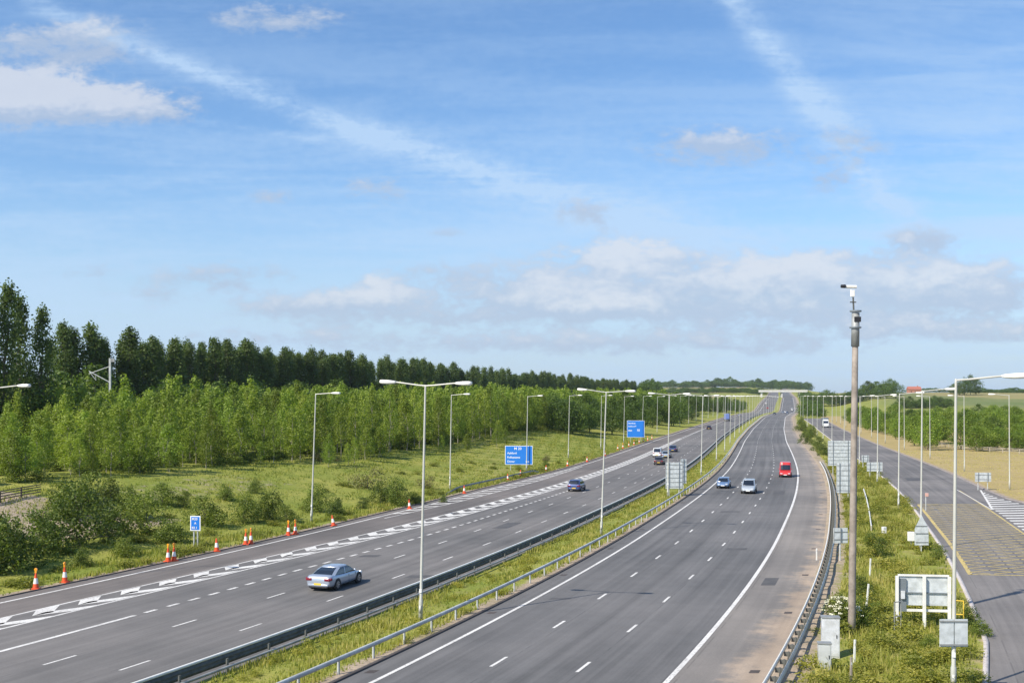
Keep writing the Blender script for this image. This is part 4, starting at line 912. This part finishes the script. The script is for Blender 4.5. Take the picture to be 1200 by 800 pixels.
def combine(tm, cm, leafm, barkm):
    """one mesh for a far tree: crown faces + trunk faces"""
    bm = bmesh.new(); bm.from_mesh(cm); nF = len(bm.faces); bm.from_mesh(tm); bm.faces.ensure_lookup_table()
    for i_, f in enumerate(bm.faces): f.material_index = 0 if i_ < nF else 1
    me = bpy.data.meshes.new('tree'); bm.to_mesh(me); bm.free(); me.materials.clear(); me.materials.append(leafm); me.materials.append(barkm); return me
FAR = {k: [combine(t, c, t2, M['bark']) for (t, c, _), t2 in zip(KIND[k], [c_.materials[0] for _, c_, _ in KIND[k]])] for k in ('poplar','young','broad','shrub','bright')}
tr_rng = random.Random(3)
def plant(kind, u, Y, s, name, label, cat_, group, parts=True, sxy=None, dz=0.0, i=None):
    v = tr_rng.randrange(len(KIND[kind])) if i is None else i
    p = P(u, Y, dz); sxy = sxy or s
    if parts:
        root = empty(name, p, tr_rng.uniform(0, 6.28)); root.scale = (sxy, sxy, s); link('stem' if 'tree' not in name else 'trunk', KIND[kind][v][0], root); link('foliage' if 'tree' not in name else 'crown', KIND[kind][v][1], root)
    else:
        root = link(name, FAR[kind][v]); root.location = p; root.rotation_euler = (0,0,tr_rng.uniform(0,6.28)); root.scale = (sxy, sxy, s)
    root.rotation_euler[0] = tr_rng.uniform(-.03,.03); root.rotation_euler[1] = tr_rng.uniform(-.03,.03)
    tag(root, label, cat_, group); return root
def uX(px, Y): return ((px-600)*Y/FPX-float(ref(Y)))/float(kk(Y))
# tall poplars at the left border
for k, (px, Y, top) in enumerate([(-22,160,345),(1,163,339),(24,168,352),(48,172,366)]):
    u = uX(px, Y); z = float(ground(u, Y)); h = 12+(HOR-top)*Y/FPX-z
    plant('poplar', u, Y, h/24., 'poplar_tree', ['tall dark poplar at the left border','tallest dark poplar at the left border','dark poplar second from the left border','dark rounded poplar at the right of the left-border cluster'][k], 'tree', 'tall poplars at the left border', sxy=h/24*.82)
# poplar belt
Yp = 217.; n = 0
while Yp < 1000:
    s = tr_rng.uniform(.83, .99); jit = tr_rng.uniform(-2, 2)
    plant('poplar', -129+jit, Yp, s, 'poplar_tree', 'tall poplar in the dark windbreak row behind the young plantation', 'tree', 'poplars of the windbreak row', parts=Yp < 420, sxy=s*tr_rng.uniform(.95,1.3)); n += 1
    Yp += tr_rng.uniform(2.9, 3.7)*(1 if Yp < 380 else 1.55)
# second row fills behind
Yp = 222.
while Yp < 1000:
    s = tr_rng.uniform(.84, .95); plant('poplar', -136+tr_rng.uniform(-2,2), Yp, s, 'poplar_tree', 'poplar behind the front row of the dark windbreak', 'tree', 'poplars behind the windbreak row', parts=False); Yp += tr_rng.uniform(3.8, 5)*(1 if Yp < 380 else 1.7)
# bushy trees between plantation and poplars
for k in range(36):
    Y = 150+k*5.2+tr_rng.uniform(-4,4); u = -112+tr_rng.uniform(-14,12)
    plant('broad', u, Y, tr_rng.uniform(.9,1.35), 'broadleaf_tree', 'bushy green tree between the young plantation and the dark poplars', 'tree', 'bushy trees in front of the poplars', parts=k < 24)
# the young plantation in rows
cands = []
for r_ in range(0, 17):
    Y = 84.0+r_*1.3
    d = 30+r_*4.6
    while Y < 640:
        dd = d if Y > 150 else d-3+(150-Y)*-.10
        cands.append((Y+tr_rng.uniform(-1,1), float(uLA(Y))-dd-12*sstep(Y,150,200)*(1-sstep(Y,205,330))*0+tr_rng.uniform(-.9,.9), r_)); Y += 4.3+r_*.12
def vis(Y, u):
    px = 600+float(XY(u, Y))*FPX/Y; return -40 < px < 1230
cands = [c for c in cands if vis(c[0], c[1]) and not (c[0] < 150 and c[1] > -60) and c[0] > 106]
cands.sort(key=lambda c: c[0]+c[2]*16)
indiv = cands[:255]; rest = cands[255:]
for k, (Y, u, r_) in enumerate(indiv):
    s = tr_rng.uniform(.74, 1.04)*float(np.interp(Y, [95,125,150,178], [.40,.62,.84,1.0])); plant('young', u, Y, s, 'young_tree', 'slender bright green young tree in the plantation', 'tree', 'young trees of the plantation', parts=(k < 150), sxy=s**.6*tr_rng.uniform(.72,1.15))
for k in range(45):
    Y = 98+tr_rng.random()**1.2*150; u = float(uLA(Y))-tr_rng.uniform(21, 31)-(8 if Y < 150 else 0); s = tr_rng.uniform(.22, .5)
    plant('young', u, Y, s, 'young_tree', 'low bright sapling on the grass in front of the plantation', 'tree', 'saplings in front of the plantation', parts=True, sxy=s*1.3)
# dark undergrowth between the trunks
UG = [(float(uLA(Yq))-tr_rng.uniform(30, 60), Yq) for Yq in [95+tr_rng.random()**1.2*400 for _ in range(520)]]
# the far remainder of the plantation as one mass
vs = []; fs = []; ts = []; off = 0
for (Y, u, r_) in rest:
    v, f, t = KIND['young'][tr_rng.randrange(6)][2]
    stp = 3 if Y < 300 else 5
    v4 = v.reshape(-1, 4, 3)[tr_rng.randrange(stp)::stp]; cen = v4.mean(1, keepdims=True); v4 = cen+(v4-cen)*(1.6 if stp == 3 else 2.0)
    s = tr_rng.uniform(.85, 1.12); a = tr_rng.uniform(0, 6.28); p = P(u, Y); ca, sa_ = math.cos(a), math.sin(a); w = v4.reshape(-1, 3)*s
    vs.append(np.c_[w[:,0]*ca-w[:,1]*sa_+p.x, w[:,0]*sa_+w[:,1]*ca+p.y, w[:,2]+p.z]); tv = t[:len(v4)]*.8+tr_rng.uniform(-.1,.3); ts.append(np.clip(tv, 0, 1))
vs = np.concatenate(vs); ts = np.concatenate(ts)
far_pl = link('distant_plantation', np_mesh('plantation', vs, np.arange(len(vs)).reshape(-1,4), [M['leaf_young']], False, ts)); tag(far_pl, kind='stuff')
# wood hugging the left carriageway farther on
for k in range(85):
    t = tr_rng.random(); Y = 300+t**1.35*700; d = tr_rng.uniform(7, 34) if Y > 340 else tr_rng.uniform(14, 34)
    s = tr_rng.uniform(.7,1.15); plant('broad', float(uLA(Y))-d, Y, s, 'broadleaf_tree', 'dark broadleaf tree in the wood hugging the far left carriageway', 'tree', 'trees of the wood beside the far left carriageway', parts=False, sxy=s)
# woods and hedges on the right
n = 0
while n < 72:
    Y = 266+tr_rng.random()**1.3*300; u = tr_rng.uniform(46, 150)
    if (Y < 300 and u < 60) or not vis(Y, u): continue
    s = tr_rng.uniform(.65,.95); s *= .86; n += 1; plant('bright' if tr_rng.random() < .7 else 'broad', u, Y, s, 'broadleaf_tree', 'leafy green tree of the wood beyond the dry field on the right', 'tree', 'trees of the right-hand wood', parts=Y < 300, sxy=s*1.15)
for k in range(40):   # front fringe along the fence
    Y = 259+tr_rng.uniform(-3,10)+k*.7; u = 53+k*2.1
    if vis(Y, u): s = tr_rng.uniform(.35,.66); plant('bright', u, Y, s, 'broadleaf_tree', 'lighter green tree at the front edge of the right-hand wood', 'tree', 'trees at the front of the right-hand wood', parts=True, sxy=s*1.1)
for k in range(28):
    Y = 262+k*11.; plant('bright', float(uSR(min(Y,600)))+8+tr_rng.uniform(0,6), Y, tr_rng.uniform(.45,.8), 'broadleaf_tree', 'roadside tree along the outer edge of the slip road', 'tree', 'trees lining the slip road', parts=Y < 330)
def far_tree(px, Y, h, w, lab, grp, name='broadleaf_tree'):
    u = uX(px, Y); plant('broad', u, Y, h/10., name, lab, 'tree', grp, parts=False, sxy=w/8.5)
for k, (px, h) in enumerate([(1124,13),(1130,18),(1137,20),(1144,16),(1118,10)]): far_tree(px, 1180+k*8, h, 13, 'dark tree of the round clump on the ridge right of the farmhouse', 'trees of the ridge clump')
for k in range(20): far_tree(948+k*5.3+tr_rng.uniform(-1,1), 1100+tr_rng.uniform(-30,60), tr_rng.uniform(9,14)*(1.15 if k > 10 else 1), 17, 'dark tree in the belt above the lorry right of the bridge', 'trees of the belt right of the bridge')
for k in range(18): far_tree(1052+k*3.6, 900+tr_rng.uniform(-15,15), tr_rng.uniform(5,9), 9, 'dark hedge tree below the farmhouse', 'hedge trees below the farmhouse', 'hedge_tree')
def mass(name, items, kind, leafm, keep, grow):
    """a far or ground-hugging mass of plants nobody could count, one object"""
    vs = []; ts = []
    for (u, Y, sxy, sz, ph) in items:
        v, f, t = KIND[kind][tr_rng.randrange(len(KIND[kind]))][2]; v4 = v.reshape(-1, 4, 3)[tr_rng.randrange(keep)::keep]; cen = v4.mean(1, keepdims=True); v4 = cen+(v4-cen)*grow
        a = tr_rng.uniform(0, 6.28); p = P(u, Y); ca, sa_ = math.cos(a), math.sin(a); w = v4.reshape(-1, 3)*np.array([sxy, sxy, sz])
        vs.append(np.c_[w[:,0]*ca-w[:,1]*sa_+p.x, w[:,0]*sa_+w[:,1]*ca+p.y, w[:,2]+p.z]); ts.append(np.clip(t[:len(v4)]+ph, 0, 1))
    vs = np.concatenate(vs); o = link(name, np_mesh(name, vs, np.arange(len(vs)).reshape(-1,4), [leafm], False, np.concatenate(ts))); tag(o, kind='stuff'); return o
ru = tr_rng.uniform; it = []
for k in range(95): Y = 2500+ru(-60,250); h = ru(8,17)*(1.35 if 40 < k < 50 or 64 < k < 84 else 1); it.append((uX(755+k*2.05, Y), Y, 2.8, h/10, ru(-.2,.2)))
for k in range(34): Y = 1750+ru(-60,60); it.append((uX(755+k*4.2, Y), Y, 2.2, ru(.4,.9), ru(-.2,.2)))
for k in range(22): Y = 1500+ru(-20,40); it.append((uX(1068+k*7.2, Y), Y, 1.7, ru(.3,.75), ru(-.2,.2)))
for k in range(30): Y = 1300+ru(-20,40); it.append((uX(1140+k*4.2, Y), Y, 1.2, ru(.2,.4), ru(-.2,.2)))
for k in range(44): Y = 620+k*22.; it.append((22+ru(0,12), Y, .9, ru(.5,.9), ru(-.2,.2)))
for k in range(14): Y = 980+ru(-20,20); it.append((uX(752+k*1.4, Y), Y, 1.5, ru(1.9,2.3), -.2))
mass('distant_woodland', it, 'broad', M['leaf_broad'], 2, 1.5)
# shrubs on the left bank
shr = [(10,662,1.2),(-18,672,1.4),(50,648,1.15),(92,640,1.5),(128,628,1.1),(172,626,1.1),(202,636,.8),(190,592,.8),(150,606,1.0),(104,602,1.3),(70,606,1.1),(240,616,1.0),(286,612,.85),(314,608,1.0),(262,585,.6),(374,600,.9),(392,604,.65),(446,590,.8),(466,592,.95),(486,590,.5),(300,578,.5),(130,588,.85),(640,548,.4),(98,664,.5),(215,594,.5),(425,596,.4),(520,588,.3),(336,612,.6),(146,652,.6)]
slab = ['dark leafy shrub on the left bank at photo position x%d']
for k, (px, py, s) in enumerate(shr):
    u, Y = G(px, py); big = s > 1.25
    plant('shrub', u, Y, s*.88, 'roadside_shrub', 'dense dark green shrub in the thicket on the left bank' if big else 'smaller green shrub on the grassy left bank', 'shrub', 'shrubs of the bank thicket' if big else 'small shrubs on the left bank', sxy=s*.95)
for k, (px, py, s, lb) in enumerate([(430,572,1.25,'reddish-brown airy shrub above the dark shrubs on the grass bank'),(372,540,.7,'small brown bush alone on the upper grass bank'),(500,572,.8,'thin brownish bush beside the second median-side lamp view'),(640,540,.6,'low olive bush right of the large blue sign'),(395,540,.35,'tiny brown tuft right of the small brown bush')]):
    u, Y = G(px, py); plant('dry', u, Y, s, 'roadside_bush', lb, 'bush', None)
# planted strip on the right: weeds and the elder in flower
mass('plantation_undergrowth', [(a_, b_, ru(.6,1.0), ru(.25,.5), ru(-.4,0)) for a_, b_ in UG if vis(b_, a_)], 'shrub', M['leaf_shrub'], 3, 1.7)
wr = random.Random(9); it = []
for k in range(420):
    Y = 41+wr.random()**1.5*170; u = wr.uniform(17.6, 24.6)
    if u < 19.0 and Y < 75 and wr.random() < .6: continue
    q = wr.uniform(.35,1.15); it.append((u, Y, q*wr.uniform(.9,1.6), q*.8, wr.uniform(-.35,.35)))
mass('strip_weeds', it, 'weed', M['weed'], 1, 1.0)
it = []
for k in range(170):
    Y = 41+wr.random()**1.4*190; q = wr.uniform(.2,.55); it.append((wr.choice([wr.uniform(-5.9,-5.0), wr.uniform(-5.3,-1.9)]), Y, q*1.3, q, wr.uniform(-.3,.3)))
mass('median_weeds', it, 'weed', M['weed'], 1, 1.0)
it = []
for k in range(130):
    Y = 58+wr.random()**1.3*170; q = wr.uniform(.4,1.3); it.append((float(uLA(Y))-(1.2+wr.random()**2.2*16), Y, q*1.1, q*.6, wr.uniform(-.4,.1)))
mass('bank_weeds', it, 'weed', M['weed'], 1, 1.2)
for px, py in ((985,737),):
    u, Y = G(px, py); o = plant('shrub', u, Y, .5, 'elder_bush', 'elder bush with cream flower heads left of the brown column', 'bush', None, sxy=.5)
    rg = np.random.default_rng(4); a = rg.uniform(0,6.28,70); r_ = 2.3*np.sqrt(rg.uniform(0,1,70)); z = 3.5*np.sqrt(np.maximum(0,1-(r_/2.5)**2))
    c = np.c_[r_*np.cos(a), r_*np.sin(a), z]; v, f, t = leaves(c, 18, np.full(70,.14), .16, 3, .5, 2.0, .3); me = np_mesh('flowers', v, f, [M['flower']], False, t); link('flowers', me, o)
for k, (px, py, s) in enumerate([(1010,700,.42),(1030,652,.4),(1020,640,.35),(1100,655,.35),(1008,735,.45),(1150,745,.3),(1090,760,.25),(940,505,1.3),(950,512,1.2),(944,520,1.0),(958,528,.9),(938,498,1.2),(965,534,.8),(1000,590,.3),(1135,735,.35)]):
    u, Y = G(px, py); plant('shrub', u, Y, s, 'roadside_shrub', 'small shrub among the weeds of the planted strip', 'shrub', 'shrubs on the planted strip')

# grass: uncountable blades in one object per area
def grass(name, fu0, fu1, Y0, Y1, dens, h0, h1, seed, pw=1.0, tb=.5):
    rg = np.random.default_rng(seed); n = int(dens*(Y1-Y0)*abs(fu1(Y0)-fu0(Y0))); t = rg.uniform(0,1,n)**pw; Y = Y0+(Y1-Y0)*t
    a = np.array([fu0(y) for y in Y]); b = np.array([fu1(y) for y in Y]); u = a+(b-a)*rg.uniform(0,1,n)
    pn = np.sin(u*2.1+Y*.31)+np.sin(Y*.83-u*.7)+.8*np.sin(Y*.17+u*.4); keep = pn+rg.normal(0,1,n) > -.7; u, Y, pn = u[keep], Y[keep], pn[keep]; n = len(u)
    X = XY(u, Y); Z = ground(u, Y)-.03; h = rg.uniform(h0, h1, n)*(1+.25*pn); an = rg.uniform(0, math.pi, n); w = .022*rg.uniform(.6,1.6,n)*(1+Y/70)
    dx, dy = np.cos(an)*w, np.sin(an)*w; lx, ly = rg.normal(0,.22,n)*h, rg.normal(0,.22,n)*h
    v = np.stack([np.c_[X-dx,Y-dy,Z], np.c_[X+dx,Y+dy,Z], np.c_[X+lx,Y+ly,Z+h]], 1).reshape(-1,3)
    tint = np.clip(tb+.14*pn+rg.normal(0,.2,n), 0, 1)
    o = link(name, np_mesh(name, v, np.arange(3*n).reshape(-1,3), [M['grass']], False, tint)); tag(o, kind='stuff')
grass('median_grass', lambda Y: -6.7, lambda Y: -1.9, 40, 240, 44, .10, .34, 1, 1.5, .42)
grass('strip_grass', lambda Y: 17.6, lambda Y: float(uSL(Y))-.5, 40, 260, 40, .15, .50, 2, 1.5, .45)
grass('bank_grass', lambda Y: float(uLA(Y))-34, lambda Y: float(uLA(Y))-.5, 58, 330, 13, .07, .26, 3, 1.35, .10)
grass('verge_grass', lambda Y: float(uLA(Y))-5, lambda Y: float(uLA(Y))-.5, 58, 260, 26, .14, .42, 13, 1.3, .30)
grass('field_grass', lambda Y: float(uSR(Y))+1.0, lambda Y: float(uSR(Y))+34, 122, 262, 4, .05, .14, 5, 1.0, 1.0)

# ------------------------------------------------------------------ the air: thin even haze round the whole scene
if HZ:
    mb = MB(); mb.box((0, 3150, 40), (13000, 6800, 94)); hm = bpy.data.materials.new('haze'); hm.use_nodes = True; N = NT(hm.node_tree); N.n.clear()
    pv = N.new('ShaderNodeVolumePrincipled'); pv.inputs['Color'].default_value = (.86,.92,1,1); pv.inputs['Density'].default_value = .000055; pv.inputs['Anisotropy'].default_value = .2
    oo = N.new('ShaderNodeOutputMaterial'); N.l.new(pv.outputs[0], oo.inputs['Volume']); tag(mb.build('haze', hm), kind='stuff')
